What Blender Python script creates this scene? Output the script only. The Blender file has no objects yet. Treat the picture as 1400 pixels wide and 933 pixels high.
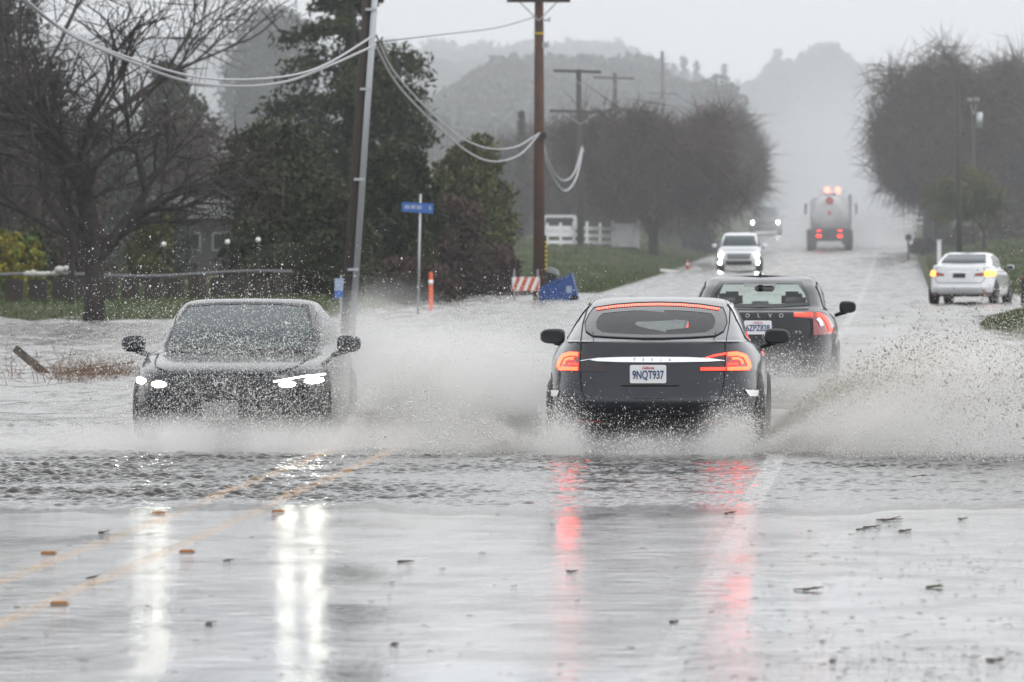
import bpy, bmesh, math, random
import numpy as np
from mathutils import Vector, Matrix
from mathutils.bvhtree import BVHTree
random.seed(7); rng = np.random.default_rng(7)
S = bpy.context.scene
COL = S.collection
F = 8556.0; VX = 1225.0; HY = 318.0; CH = 2.0     # lens in photo pixels, vanishing point, camera height
def X_at(px, Y): return (px-VX)*Y/F
def Z_at(py, Y): return CH-(py-HY)*Y/F
# ------------------------------------------------------------------ materials
def mat(name, base=(.5,.5,.5), rough=.5, metal=0, spec=.5, coat=0, coat_r=.05, emit=None, es=0, trans=0, ior=1.45,
        noise=None, bump=None, sheen=0, alpha=1):
    m = bpy.data.materials.new(name); m.use_nodes = True
    nt = m.node_tree; b = nt.nodes['Principled BSDF']
    b.inputs['Base Color'].default_value = (*base, 1); b.inputs['Roughness'].default_value = rough
    b.inputs['Metallic'].default_value = metal; b.inputs['Specular IOR Level'].default_value = spec
    b.inputs['Coat Weight'].default_value = coat; b.inputs['Coat Roughness'].default_value = coat_r
    b.inputs['IOR'].default_value = ior; b.inputs['Transmission Weight'].default_value = trans
    if emit: b.inputs['Emission Color'].default_value = (*emit, 1); b.inputs['Emission Strength'].default_value = es
    if noise:   # (scale, other colour, contrast)
        sc, c2, lo, hi = noise
        tc = nt.nodes.new('ShaderNodeNewGeometry')
        n = nt.nodes.new('ShaderNodeTexNoise'); n.inputs['Scale'].default_value = sc; n.inputs['Detail'].default_value = 5
        nt.links.new(tc.outputs['Position'], n.inputs['Vector'])
        r = nt.nodes.new('ShaderNodeMapRange'); r.inputs[1].default_value = lo; r.inputs[2].default_value = hi
        nt.links.new(n.outputs['Fac'], r.inputs[0])
        mx = nt.nodes.new('ShaderNodeMix'); mx.data_type = 'RGBA'
        mx.inputs['A'].default_value = (*base, 1); mx.inputs['B'].default_value = (*c2, 1)
        nt.links.new(r.outputs[0], mx.inputs['Factor']); nt.links.new(mx.outputs['Result'], b.inputs['Base Color'])
    if bump:    # (scale, strength, distance)
        tc = nt.nodes.new('ShaderNodeNewGeometry')
        n = nt.nodes.new('ShaderNodeTexNoise'); n.inputs['Scale'].default_value = bump[0]; n.inputs['Detail'].default_value = 3
        nt.links.new(tc.outputs['Position'], n.inputs['Vector'])
        bp = nt.nodes.new('ShaderNodeBump'); bp.inputs['Strength'].default_value = bump[1]; bp.inputs['Distance'].default_value = bump[2]
        nt.links.new(n.outputs['Fac'], bp.inputs['Height']); nt.links.new(bp.outputs['Normal'], b.inputs['Normal'])
    return m
M = {}
M['paint_dark'] = mat('wet charcoal paint', (.012,.014,.022), .25, .30, .15, .75, .04, bump=(60,.12,.002), noise=(3.5,(.030,.030,.034),.5,.78))
M['paint_navy'] = mat('wet dark blue paint', (.010,.014,.022), .3, .3, .15, .7, .06, bump=(60,.08,.002))
M['paint_black'] = mat('wet black paint', (.007,.007,.010), .3, .2, .15, .7, .05, bump=(60,.08,.002))
M['paint_white'] = mat('wet white paint', (.62,.64,.66), .35, 0, .5, 1, .06)
M['paint_silver'] = mat('wet silver paint', (.42,.44,.46), .35, .3, .5, 1, .08)
M['paint_grey'] = mat('grey green paint', (.10,.115,.12), .35, .3, .5, 1, .08)
M['trim'] = mat('black plastic trim', (.012,.012,.013), .45)
M['gap'] = mat('panel gap', (.003,.003,.003), .8)
M['rubber'] = mat('wet rubber', (.015,.015,.015), .45)
M['rim'] = mat('alloy rim', (.25,.26,.28), .3, .9)
M['chrome'] = mat('chrome', (.75,.77,.8), .16, 1)
M['glass_dark'] = mat('dark car glass', (.010,.014,.016), .06, 0, .3, bump=(50,.15,.002))
M['glass_teal'] = mat('misted windscreen', (.035,.05,.055), .10, 0, .3, bump=(50,.2,.002))
M['red_lens'] = mat('red lens', (.22,.012,.012), .12, 0, .6, 1)
M['red_dim'] = mat('dim red lens', (.16,.008,.01), .2, 0, .5, 1)
M['smoke_lens'] = mat('smoked clear lens', (.022,.016,.020), .1, .2, .2, .7)
M['red_lit'] = mat('lit red lamp', (.5,.03,.02), .3, emit=(1,.018,.009), es=6)
M['red_hot'] = mat('lit orange red lamp', (.6,.1,.03), .3, emit=(1,.04,.014), es=7)
M['brake_strip'] = mat('lit brake strip', (.6,.1,.05), .3, emit=(1,.10,.04), es=2.6)
M['amber_lit'] = mat('lit turn signal', (.6,.3,.05), .3, emit=(1,.27,.035), es=4)
M['head_lit'] = mat('lit headlamp', (.9,.9,.9), .3, emit=(1,1,.84), es=42)
M['head_dim'] = mat('lamp housing glass', (.3,.31,.32), .15, .3, .6, 1)
M['drl'] = mat('daytime lamp strip', (.9,.9,.9), .3, emit=(1,.98,.88), es=9)
M['plate_grey'] = mat('grey plate', (.22,.22,.22), .5)  # even grey sheet, duller than the white plate
M['plate'] = mat('plate white', (.72,.73,.74), .4)
M['plate_blue'] = mat('plate digits', (.03,.05,.16), .5)
M['plate_red'] = mat('plate script', (.5,.03,.04), .5)
M['tape'] = mat('white tape', (.8,.8,.82), .35)
M['seat'] = mat('seat fabric', (.09,.095,.1), .8)
M['interior'] = mat('interior plastic', (.02,.02,.022), .7)
M['bark'] = mat('wet bark', (.022,.017,.015), .85, noise=(6,(.05,.042,.038),.4,.7))
M['bark_far'] = mat('brown bark', (.05,.04,.036), .9)
M['pole_wood'] = mat('creosoted pole wood', (.085,.04,.024), .8, noise=(3,(.05,.028,.02),.35,.65))
M['pole_dark'] = mat('wet dark pole wood', (.04,.032,.028), .85)
M['galv'] = mat('galvanised steel', (.36,.38,.40), .4, .6)
M['cable'] = mat('grey cable jacket', (.38,.39,.41), .45)
M['cable_dark'] = mat('dark cable', (.05,.05,.055), .6)
M['white_paint'] = mat('white fence paint', (.75,.76,.77), .5, noise=(2,(.5,.51,.52),.5,.8))
M['wood_grey'] = mat('weathered grey wood', (.11,.10,.088), .85, noise=(8,(.05,.045,.04),.4,.7))
M['wall_dark'] = mat('dark retaining wall', (.035,.03,.027), .9, noise=(1.5,(.06,.045,.038),.4,.7))
M['rail_grey'] = mat('grey rail', (.11,.11,.12), .6)
M['roof_grey'] = mat('grey metal roof', (.24,.25,.26), .5)
M['stucco'] = mat('dull stucco', (.05,.047,.043), .9)
M['blue_bin'] = mat('blue bin plastic', (.012,.06,.24), .4, noise=(4,(.02,.04,.14),.5,.8))
M['black_plastic'] = mat('black plastic', (.02,.02,.022), .5)
M['orange'] = mat('fluorescent orange', (.58,.085,.02), .5)
M['orange_marker'] = mat('orange marker', (.34,.15,.06), .5, noise=(60,(.16,.08,.04),.42,.62))
M['white_refl'] = mat('white reflective sheet', (.8,.8,.8), .4)
M['sign_blue'] = mat('blue sign sheet', (.03,.12,.40), .4)
M['sign_pale'] = mat('sign lettering', (.30,.36,.48), .5)
M['yellow'] = mat('yellow guard', (.6,.42,.02), .5)
M['red_mark'] = mat('red paint mark', (.5,.03,.03), .5)
M['tank'] = mat('tank white', (.52,.53,.53), .4, noise=(1.5,(.40,.40,.40),.45,.7))
M['debris'] = mat('wet leaf litter', (.035,.024,.015), .6, noise=(14,(.06,.035,.02),.45,.65))
M['debris_green'] = mat('wet green leaf', (.04,.07,.015), .6)
M['drywood'] = mat('dry brown stems', (.16,.095,.06), .9)
def leafmat(n, a, b, sc=1.2): return mat(n, a, .7, spec=.25, noise=(sc, b, .38, .62))
M['conifer'] = leafmat('conifer needles', (.020,.026,.012), (.042,.055,.018))
M['darkgreen'] = leafmat('dark green leaves', (.026,.031,.015), (.050,.056,.024))
M['olive'] = leafmat('olive leaves', (.055,.06,.022), (.10,.105,.032), 2)
M['yellowgreen'] = leafmat('yellow green leaves', (.26,.22,.03), (.09,.14,.03), 2)
M['greygreen'] = leafmat('grey green leaves', (.04,.05,.038), (.06,.072,.055))
M['brownhedge'] = leafmat('brown hedge twigs', (.045,.032,.026), (.075,.05,.04))
M['twigs'] = leafmat('bare brown twigs', (.045,.030,.025), (.085,.056,.046))
M['redtwigs'] = leafmat('reddish brown twigs', (.07,.04,.034), (.05,.04,.03))
# ------------------------------------------------------------------ object helpers
def np_mesh(name, V, Fc, smooth=False):
    V = np.asarray(V, dtype=np.float32); Fc = np.asarray(Fc, dtype=np.int32)
    me = bpy.data.meshes.new(name); k = Fc.shape[1]
    me.vertices.add(len(V)); me.vertices.foreach_set('co', V.ravel())
    me.loops.add(Fc.size); me.loops.foreach_set('vertex_index', Fc.ravel())
    me.polygons.add(len(Fc)); me.polygons.foreach_set('loop_start', np.arange(0, Fc.size, k, dtype=np.int32))
    if smooth: me.polygons.foreach_set('use_smooth', np.ones(len(Fc), dtype=bool))
    me.update(calc_edges=True); return me
def link(name, me, m=None, parent=None):
    o = bpy.data.objects.new(name, me); COL.objects.link(o)
    if m is not None: me.materials.append(m if not isinstance(m, str) else M[m])
    if parent is not None: o.parent = parent
    return o
def tag(o, label=None, cat=None, group=None, kind=None):
    if label: o['label'] = label
    if cat: o['category'] = cat
    if group: o['group'] = group
    if kind: o['kind'] = kind
    return o
def empty(name, loc, label, cat, rz=0, group=None):
    o = bpy.data.objects.new(name, None); COL.objects.link(o); o.location = loc; o.rotation_euler = (0,0,rz)
    o.empty_display_size = .2
    return tag(o, label, cat, group)
class MB:
    def __init__(s): s.bm = bmesh.new()
    def box(s, c, d, rot=None, bevel=0):
        r = bmesh.ops.create_cube(s.bm, size=1); vs = r['verts']
        bmesh.ops.scale(s.bm, vec=d, verts=vs)
        if bevel: 
            es = list({e for v in vs for e in v.link_edges})
            rb = bmesh.ops.bevel(s.bm, geom=es, offset=bevel, segments=2, affect='EDGES'); vs = list({v for f in rb['faces'] for v in f.verts} | {v for v in vs if v.is_valid})
        if rot is not None: bmesh.ops.rotate(s.bm, cent=(0,0,0), matrix=rot.to_matrix() if hasattr(rot,'to_matrix') else rot, verts=vs)
        bmesh.ops.translate(s.bm, vec=c, verts=vs); return s
    def tube(s, p, q, r0, r1=None, n=10, cap=True):
        p = Vector(p); q = Vector(q); d = q-p; r1 = r0 if r1 is None else r1
        r = bmesh.ops.create_cone(s.bm, cap_ends=cap, segments=n, radius1=r0, radius2=r1, depth=d.length)
        bmesh.ops.rotate(s.bm, cent=(0,0,0), matrix=d.to_track_quat('Z','Y').to_matrix(), verts=r['verts'])
        bmesh.ops.translate(s.bm, vec=(p+q)/2, verts=r['verts']); return s
    def path(s, pts, r, n=8):
        rings = []
        for i, p in enumerate(pts):
            p = Vector(p); a = Vector(pts[max(0,i-1)]); b = Vector(pts[min(len(pts)-1,i+1)])
            R = (b-a).to_track_quat('Z','Y').to_matrix(); rr = r[i] if isinstance(r,(list,tuple)) else r
            rings.append([s.bm.verts.new(p+R@Vector((rr*math.cos(k*2*math.pi/n), rr*math.sin(k*2*math.pi/n),0))) for k in range(n)])
        for a, b in zip(rings, rings[1:]):
            for k in range(n): s.bm.faces.new((a[k],a[(k+1)%n],b[(k+1)%n],b[k]))
        s.bm.faces.new(rings[0][::-1]); s.bm.faces.new(rings[-1]); return s
    def lathe(s, prof, axis='X', n=28, c=(0,0,0)):
        rings = []
        for (t, r) in prof:
            ring = []
            for k in range(n):
                a = 2*math.pi*k/n
                v = {'X':(t, r*math.cos(a), r*math.sin(a)), 'Z':(r*math.cos(a), r*math.sin(a), t), 'Y':(r*math.cos(a), t, r*math.sin(a))}[axis]
                ring.append(s.bm.verts.new(Vector(v)+Vector(c)))
            rings.append(ring)
        for a, b in zip(rings, rings[1:]):
            for k in range(n): s.bm.faces.new((a[k],a[(k+1)%n],b[(k+1)%n],b[k]))
        if prof[0][1] > 1e-4: s.bm.faces.new(rings[0][::-1])
        if prof[-1][1] > 1e-4: s.bm.faces.new(rings[-1])
        return s
    def blob(s, c, d, sub=2, n=0):
        r = bmesh.ops.create_icosphere(s.bm, subdivisions=sub, radius=1)
        for v in r['verts']:
            v.co = Vector((v.co.x*d[0], v.co.y*d[1], v.co.z*d[2]))*(1+random.uniform(-n,n))+Vector(c)
        return s
    def prism(s, poly, y0, y1):       # poly in (x,z), extruded along y
        a = [s.bm.verts.new((x,y0,z)) for x,z in poly]; b = [s.bm.verts.new((x,y1,z)) for x,z in poly]
        s.bm.faces.new(a); s.bm.faces.new(b[::-1])
        for i in range(len(poly)):
            j = (i+1)%len(poly); s.bm.faces.new((a[j],a[i],b[i],b[j]))
        return s
    def build(s, name, m, parent=None, smooth=False):
        bmesh.ops.recalc_face_normals(s.bm, faces=s.bm.faces[:])
        if smooth:
            for f in s.bm.faces: f.smooth = True
        me = bpy.data.meshes.new(name); s.bm.to_mesh(me); s.bm.free()
        return link(name, me, m, parent)
# ------------------------------------------------------------------ terrain profile
RY = [0,200,260,342,390,450,520,600,700,760,900,1000,1150,1300]
RZ = [0,0,.3,.95,1.75,2.8,3.7,4.5,4.9,3.5,5.5,9.5,17.5,23]
def road_z(Y): return np.interp(Y, RY, RZ)
def sstep(a, b, x):
    t = np.clip((x-a)/(b-a), 0, 1); return t*t*(3-2*t)
XL, XR = -9.6, 1.15           # the road's edges
def ground_z(X, Y):
    X = np.asarray(X, float); Y = np.asarray(Y, float)
    r = road_z(Y)-.06
    left = sstep(XL+.1, XL-1.2, X); right = sstep(XR-.05, XR+1.2, X)
    z = r + 0*X
    # left: flooded field near, grass further off
    fld = -.22 + .52*sstep(134, 148, Y)*sstep(-12.5,-14.5,X)+ .0*X
    grass = r+.10+.75*sstep(205,300,Y)*sstep(XL-.3,XL-5,X)
    gl = fld*(1-sstep(200,208,Y)) + grass*sstep(200,208,Y)
    z = z*(1-left)+gl*left
    # right: side road flat until 185, then a bank
    bank = r+.05+.8*sstep(188,300,Y)*sstep(XR+.2,XR+4,X)
    z = z*(1-right)+bank*right
    e = ((X-4.6)/2.9)**2+((Y-131)/17)**2
    z = np.where(e<1, np.maximum(z, -.1+.55*np.sqrt(np.clip(1-e,0,1))), z)
    # hills
    hl = 11.5*np.exp(-((Y-640)/95)**2)*sstep(-15,-26,X)*(1-.55*sstep(-38,-50,X))
    hl += 9*sstep(780,900,Y)*sstep(-30,-55,X)
    hl += 4*np.exp(-((Y-470)/70)**2)*sstep(-20,-45,X)
    far = sstep(760,1180,Y)*(5+1.5*np.sin(X*.03+1))
    hr = 7*np.exp(-((Y-560)/120)**2)*sstep(8,34,X)
    z = z+hl+far+hr
    z = z+ .06*np.sin(X*1.3+Y*.21)*np.cos(Y*.37)*np.clip(left+right,0,1)*(Y>200)
    return z
def gz(X, Y): return float(ground_z(X, Y))
def grid_mesh(name, xs, ys, fz, smooth=True):
    XX, YY = np.meshgrid(xs, ys); ZZ = fz(XX, YY)
    V = np.stack([XX,YY,ZZ],-1).reshape(-1,3); nx = len(xs); ny = len(ys)
    i = np.arange((ny-1)*nx).reshape(ny-1,nx)[:,:-1].ravel()
    return np_mesh(name, V, np.stack([i,i+1,i+nx+1,i+nx],-1), smooth)
def nodes(m): return m.node_tree.nodes, m.node_tree.links, m.node_tree.nodes['Principled BSDF']
def ground_material():
    m = mat('wet grass and soil', (.05,.07,.02), .9, spec=.2)
    N, L, b = nodes(m)
    g = N.new('ShaderNodeNewGeometry')
    n1 = N.new('ShaderNodeTexNoise'); n1.inputs['Scale'].default_value = .35; n1.inputs['Detail'].default_value = 6
    n2 = N.new('ShaderNodeTexNoise'); n2.inputs['Scale'].default_value = 4; n2.inputs['Detail'].default_value = 4
    for n in (n1,n2): L.new(g.outputs['Position'], n.inputs['Vector'])
    cr = N.new('ShaderNodeValToRGB'); L.new(n1.outputs['Fac'], cr.inputs[0])
    e = cr.color_ramp.elements; e[0].position=.36; e[0].color=(.055,.045,.028,1); e[1].position=.6; e[1].color=(.048,.072,.026,1)
    x = cr.color_ramp.elements.new(.47); x.color = (.07,.085,.024,1)
    mx = N.new('ShaderNodeMix'); mx.data_type='RGBA'; mx.blend_type='MULTIPLY'; mx.inputs['Factor'].default_value=.7
    cr2 = N.new('ShaderNodeValToRGB'); L.new(n2.outputs['Fac'], cr2.inputs[0]); cr2.color_ramp.elements[0].position=.3; cr2.color_ramp.elements[0].color=(.45,.45,.45,1); cr2.color_ramp.elements[1].position=.7
    L.new(cr.outputs[0], mx.inputs['A']); L.new(cr2.outputs[0], mx.inputs['B']); sp = N.new('ShaderNodeSeparateXYZ'); L.new(g.outputs['Position'], sp.inputs[0])
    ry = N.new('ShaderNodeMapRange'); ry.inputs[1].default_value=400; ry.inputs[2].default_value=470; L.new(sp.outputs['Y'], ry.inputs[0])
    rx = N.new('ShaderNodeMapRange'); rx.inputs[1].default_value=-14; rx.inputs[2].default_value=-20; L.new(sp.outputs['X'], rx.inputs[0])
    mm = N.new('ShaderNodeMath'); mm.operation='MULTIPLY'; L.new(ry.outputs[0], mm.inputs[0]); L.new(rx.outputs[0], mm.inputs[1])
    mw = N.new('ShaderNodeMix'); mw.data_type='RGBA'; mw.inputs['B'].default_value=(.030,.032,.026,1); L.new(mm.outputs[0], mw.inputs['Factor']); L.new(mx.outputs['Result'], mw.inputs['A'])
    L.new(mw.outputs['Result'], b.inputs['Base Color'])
    bp = N.new('ShaderNodeBump'); bp.inputs['Strength'].default_value=.8; bp.inputs['Distance'].default_value=.15
    L.new(n2.outputs['Fac'], bp.inputs['Height']); L.new(bp.outputs['Normal'], b.inputs['Normal'])
    return m
xs = np.unique(np.concatenate([np.linspace(-260,-60,24), np.linspace(-60,-14,47), np.linspace(-14,12,66), np.linspace(12,60,30), np.linspace(60,170,12)]))
ys = np.unique(np.concatenate([np.linspace(-6,110,40), np.linspace(110,320,150), np.linspace(320,800,110), np.linspace(800,1300,50)]))
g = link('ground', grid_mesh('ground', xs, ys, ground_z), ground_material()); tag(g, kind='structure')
# ------------------------------------------------------------------ road (wet asphalt)
def line_mask(N, L, g, xc, w, wear=(.38,.60), sc=9):
    """mask of a worn painted line running along the road"""
    sp = N.new('ShaderNodeSeparateXYZ'); L.new(g.outputs['Position'], sp.inputs[0])
    n = N.new('ShaderNodeTexNoise'); n.inputs['Scale'].default_value = sc; n.inputs['Detail'].default_value = 5; L.new(g.outputs['Position'], n.inputs['Vector'])
    a = N.new('ShaderNodeMath'); a.operation='SUBTRACT'; a.inputs[1].default_value = xc; L.new(sp.outputs['X'], a.inputs[0])
    b = N.new('ShaderNodeMath'); b.operation='ABSOLUTE'; L.new(a.outputs[0], b.inputs[0])
    c = N.new('ShaderNodeMath'); c.operation='MULTIPLY_ADD'; c.inputs[1].default_value=.05; L.new(n.outputs['Fac'], c.inputs[0]); L.new(b.outputs[0], c.inputs[2])
    r = N.new('ShaderNodeMapRange'); r.inputs[1].default_value=w/2+.015; r.inputs[2].default_value=w/2+.035; r.inputs[3].default_value=1; r.inputs[4].default_value=0; L.new(c.outputs[0], r.inputs[0])
    k = N.new('ShaderNodeMapRange'); k.inputs[1].default_value=wear[0]; k.inputs[2].default_value=wear[1]; k.inputs[3].default_value=.25; k.inputs[4].default_value=1; L.new(n.outputs['Fac'], k.inputs[0])
    m = N.new('ShaderNodeMath'); m.operation='MULTIPLY'; L.new(r.outputs[0], m.inputs[0]); L.new(k.outputs[0], m.inputs[1]); return m.outputs[0]
def paint_lines(N, L, g, col_out, target, dim=1.0):
    for xc, w, c in ((-1.06,.17,(.50,.50,.49)), (-4.58,.13,(.54,.30,.10)), (-5.13,.13,(.54,.30,.10))):
        mk = line_mask(N, L, g, xc, w)
        if dim<1:
            q = N.new('ShaderNodeMath'); q.operation='MULTIPLY'; q.inputs[1].default_value=dim; L.new(mk, q.inputs[0]); mk = q.outputs[0]
        mx = N.new('ShaderNodeMix'); mx.data_type='RGBA'; mx.inputs['B'].default_value=(*c,1); L.new(mk, mx.inputs['Factor'])
        if isinstance(col_out, tuple): mx.inputs['A'].default_value=(*col_out,1)
        else: L.new(col_out, mx.inputs['A'])
        col_out = mx.outputs['Result']
    L.new(col_out, target); return col_out
def asphalt_material(nm='wet asphalt', c0=(.030,.030,.032), c1=(.085,.083,.08), k=(.3,.7), coat=True):
    m = mat(nm, (.05,.05,.052), .2, spec=.5, ior=1.5 if coat else 1.33, coat=1 if coat else 0, coat_r=.05)
    N, L, b = nodes(m)
    g = N.new('ShaderNodeNewGeometry')
    def noise(sc, det=4, vec=(1,1,1)):
        mp = N.new('ShaderNodeMapping'); mp.inputs['Scale'].default_value = vec; L.new(g.outputs['Position'], mp.inputs['Vector'])
        n = N.new('ShaderNodeTexNoise'); n.inputs['Scale'].default_value = sc; n.inputs['Detail'].default_value = det
        L.new(mp.outputs[0], n.inputs['Vector']); return n
    big = noise(.55, 5, (1,.30,1)); fine = noise(38, 3); mid = noise(5, 4, (.9,.9,1)); track = noise(.9, 3, (1,.03,1))
    # film of water: smooth where deep
    r = N.new('ShaderNodeMapRange'); r.inputs[1].default_value=.36; r.inputs[2].default_value=.66; r.inputs[3].default_value=.015; r.inputs[4].default_value=.085
    L.new(big.outputs['Fac'], r.inputs[0])
    a2 = N.new('ShaderNodeMath'); a2.operation='MULTIPLY_ADD'; a2.inputs[1].default_value=.03; L.new(mid.outputs['Fac'], a2.inputs[0]); L.new(r.outputs[0], a2.inputs[2])
    L.new(a2.outputs[0], b.inputs['Roughness'])
    c = N.new('ShaderNodeValToRGB'); L.new(mid.outputs['Fac'], c.inputs[0])
    c.color_ramp.elements[0].position=k[0]; c.color_ramp.elements[0].color=(*c0,1); c.color_ramp.elements[1].position=k[1]; c.color_ramp.elements[1].color=(*c1,1)
    paint_lines(N, L, g, c.outputs[0], b.inputs['Base Color'])
    dn = noise(1.7, 6, (1,.75,1)); dr = N.new('ShaderNodeMapRange'); dr.inputs[1].default_value=.46; dr.inputs[2].default_value=.64; dr.inputs[3].default_value=1; dr.inputs[4].default_value=.35; L.new(dn.outputs['Fac'], dr.inputs[0])
    fade = dr.outputs[0]
    for xc, w_ in ((-1.06,.17),(-4.58,.12),(-5.13,.12)):
        mk = line_mask(N, L, g, xc, w_); q = N.new('ShaderNodeMath'); q.operation='MULTIPLY_ADD'; q.inputs[1].default_value=-.7; L.new(mk, q.inputs[0])
        if fade is None: q.inputs[2].default_value=1
        else: L.new(fade, q.inputs[2])
        fade = q.outputs[0]
    cl_ = N.new('ShaderNodeClamp'); L.new(fade, cl_.inputs[0]); L.new(cl_.outputs[0], b.inputs['Coat Weight'])
    s1 = N.new('ShaderNodeMath'); s1.operation='MULTIPLY'; L.new(fine.outputs['Fac'], s1.inputs[0])
    r2 = N.new('ShaderNodeMapRange'); r2.inputs[1].default_value=.42; r2.inputs[2].default_value=.62; r2.inputs[3].default_value=.25; r2.inputs[4].default_value=1.5
    L.new(big.outputs['Fac'], r2.inputs[0]); L.new(r2.outputs[0], s1.inputs[1])
    r3 = N.new('ShaderNodeMapRange'); r3.inputs[1].default_value=.40; r3.inputs[2].default_value=.62; r3.inputs[3].default_value=1.2; r3.inputs[4].default_value=5.0; L.new(big.outputs['Fac'], r3.inputs[0])
    s2 = N.new('ShaderNodeMath'); s2.operation='MULTIPLY_ADD'; L.new(r3.outputs[0], s2.inputs[1]); L.new(mid.outputs['Fac'], s2.inputs[0]); L.new(s1.outputs[0], s2.inputs[2])
    s3 = N.new('ShaderNodeMath'); s3.operation='MULTIPLY_ADD'; s3.inputs[1].default_value=3; L.new(track.outputs['Fac'], s3.inputs[0]); L.new(s2.outputs[0], s3.inputs[2])
    bp = N.new('ShaderNodeBump'); bp.inputs['Strength'].default_value=1; bp.inputs['Distance'].default_value=.0035
    L.new(s3.outputs[0], bp.inputs['Height']); L.new(bp.outputs['Normal'], b.inputs['Normal']); L.new(bp.outputs['Normal'], b.inputs['Coat Normal']); L.new(a2.outputs[0], b.inputs['Coat Roughness'])
    return m
asph = asphalt_material()
ysr = np.concatenate([np.linspace(8,200,60), np.linspace(205,770,150)])
rd = link('road', grid_mesh('road', np.linspace(XL,XR,12), ysr, lambda X,Y: road_z(Y)), asph); tag(rd, kind='structure')
sh = link('road_shoulder', grid_mesh('shoulder', np.linspace(XR,6.5,8), np.linspace(8,114,30), lambda X,Y: road_z(Y)+.0*X), asph); tag(sh, kind='structure')
sd = link('side_road', grid_mesh('side', np.linspace(XR,40,20), np.linspace(151,190,16), lambda X,Y: 0*X+.0), asph); tag(sd, kind='structure')
# ------------------------------------------------------------------ flood water
def water_material(name, base, rough, bumps, dim=.42):
    m = mat(name, base, rough, spec=.5, ior=1.33)
    N, L, b = nodes(m)
    g = N.new('ShaderNodeNewGeometry'); prev = None
    paint_lines(N, L, g, base, b.inputs['Base Color'], dim)
    for sc, wt, vec in bumps:
        mp = N.new('ShaderNodeMapping'); mp.inputs['Scale'].default_value = vec; L.new(g.outputs['Position'], mp.inputs['Vector'])
        n = N.new('ShaderNodeTexNoise'); n.inputs['Scale'].default_value = sc; n.inputs['Detail'].default_value = 3; L.new(mp.outputs[0], n.inputs['Vector'])
        a = N.new('ShaderNodeMath'); a.operation='MULTIPLY_ADD'; a.inputs[1].default_value = wt; L.new(n.outputs['Fac'], a.inputs[0])
        if prev: L.new(prev.outputs[0], a.inputs[2])
        else: a.inputs[2].default_value = 0
        prev = a
    bp = N.new('ShaderNodeBump'); bp.inputs['Strength'].default_value=1; bp.inputs['Distance'].default_value=1
    L.new(prev.outputs[0], bp.inputs['Height']); L.new(bp.outputs['Normal'], b.inputs['Normal'])
    return m
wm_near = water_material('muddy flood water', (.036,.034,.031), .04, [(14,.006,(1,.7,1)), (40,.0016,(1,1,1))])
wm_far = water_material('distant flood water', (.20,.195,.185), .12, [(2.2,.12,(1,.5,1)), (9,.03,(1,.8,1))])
kx = []; 
for i in range(90):
    lam = 10**rng.uniform(-1.22, -.62); a = rng.normal(math.pi/2, .75)
    kx.append((2*math.pi/lam*math.cos(a), 2*math.pi/lam*math.sin(a), rng.uniform(0,6.28), lam**1.0))
def edge_y(X): return 44.6+.45*np.sin(X*1.1+.6)+.3*np.sin(X*2.7)+.18*np.sin(X*6.3+1)+.10*np.sin(X*15+2)+.22*np.clip(-X-4.5,0,9)**.8*-1
def ripple(X, Y):
    h = 0
    for a,b,p,w in kx: h = h+w*np.sin(a*X+b*Y+p)
    h = h/2.6
    chop = sstep(45.2,46.8,Y+.5*np.sin(X*1.7)+.3*np.sin(X*4))*(.28+.72*sstep(-2.6,-4.6,X+.8*np.sin(Y*.9)))
    chop = np.maximum(chop, .9*sstep(51.5,53,Y)*sstep(-1.2,-.4,X))
    amp = .003+.035*chop*(.55+.45*np.sin(X*1.3+np.sin(Y*2.1)*1.5)*np.cos(Y*1.7+X*.4))
    e = Y-edge_y(X)
    return np.clip(.0045*e,-.02,.008) + amp*h*sstep(0,1.5,e)
w = link('water', grid_mesh('water', np.arange(-11.5,3.2,.021), np.concatenate([np.arange(43.0,58,.024),np.arange(58,66.03,.05)]), ripple), wm_near); tag(w, 'choppy brown flood water across the near road', kind='structure')
xs = np.concatenate([np.linspace(-75,-41,10), np.arange(-40,10,.17)])
kf = []
for i in range(50):
    lam = rng.uniform(.5,1.6); a = rng.normal(math.pi/2,.8); kf.append((2*math.pi/lam*math.cos(a), 2*math.pi/lam*math.sin(a), rng.uniform(0,6.28), lam))
def wfar(X,Y):
    h = 0
    for a,b,p,w_ in kf: h = h+w_*np.sin(a*X+b*Y+p)
    return .010+.0052*h*sstep(66,70,np.maximum(Y, np.where(X<-11.6,200,0)))*(1-sstep(196,205,Y))
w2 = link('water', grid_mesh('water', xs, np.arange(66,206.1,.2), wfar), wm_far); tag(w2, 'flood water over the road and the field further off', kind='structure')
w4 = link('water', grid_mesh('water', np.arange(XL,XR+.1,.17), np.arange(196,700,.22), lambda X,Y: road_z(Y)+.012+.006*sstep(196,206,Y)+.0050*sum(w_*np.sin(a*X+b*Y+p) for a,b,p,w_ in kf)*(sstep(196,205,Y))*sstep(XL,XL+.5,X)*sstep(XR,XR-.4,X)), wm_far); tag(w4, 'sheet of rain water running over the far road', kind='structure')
xs = np.arange(-24,-11.45,.15)
w3 = link('water', grid_mesh('water', xs, np.arange(30,66.2,.15), wfar), wm_far); tag(w3, 'flood water in the field beside the road', kind='structure')
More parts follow.
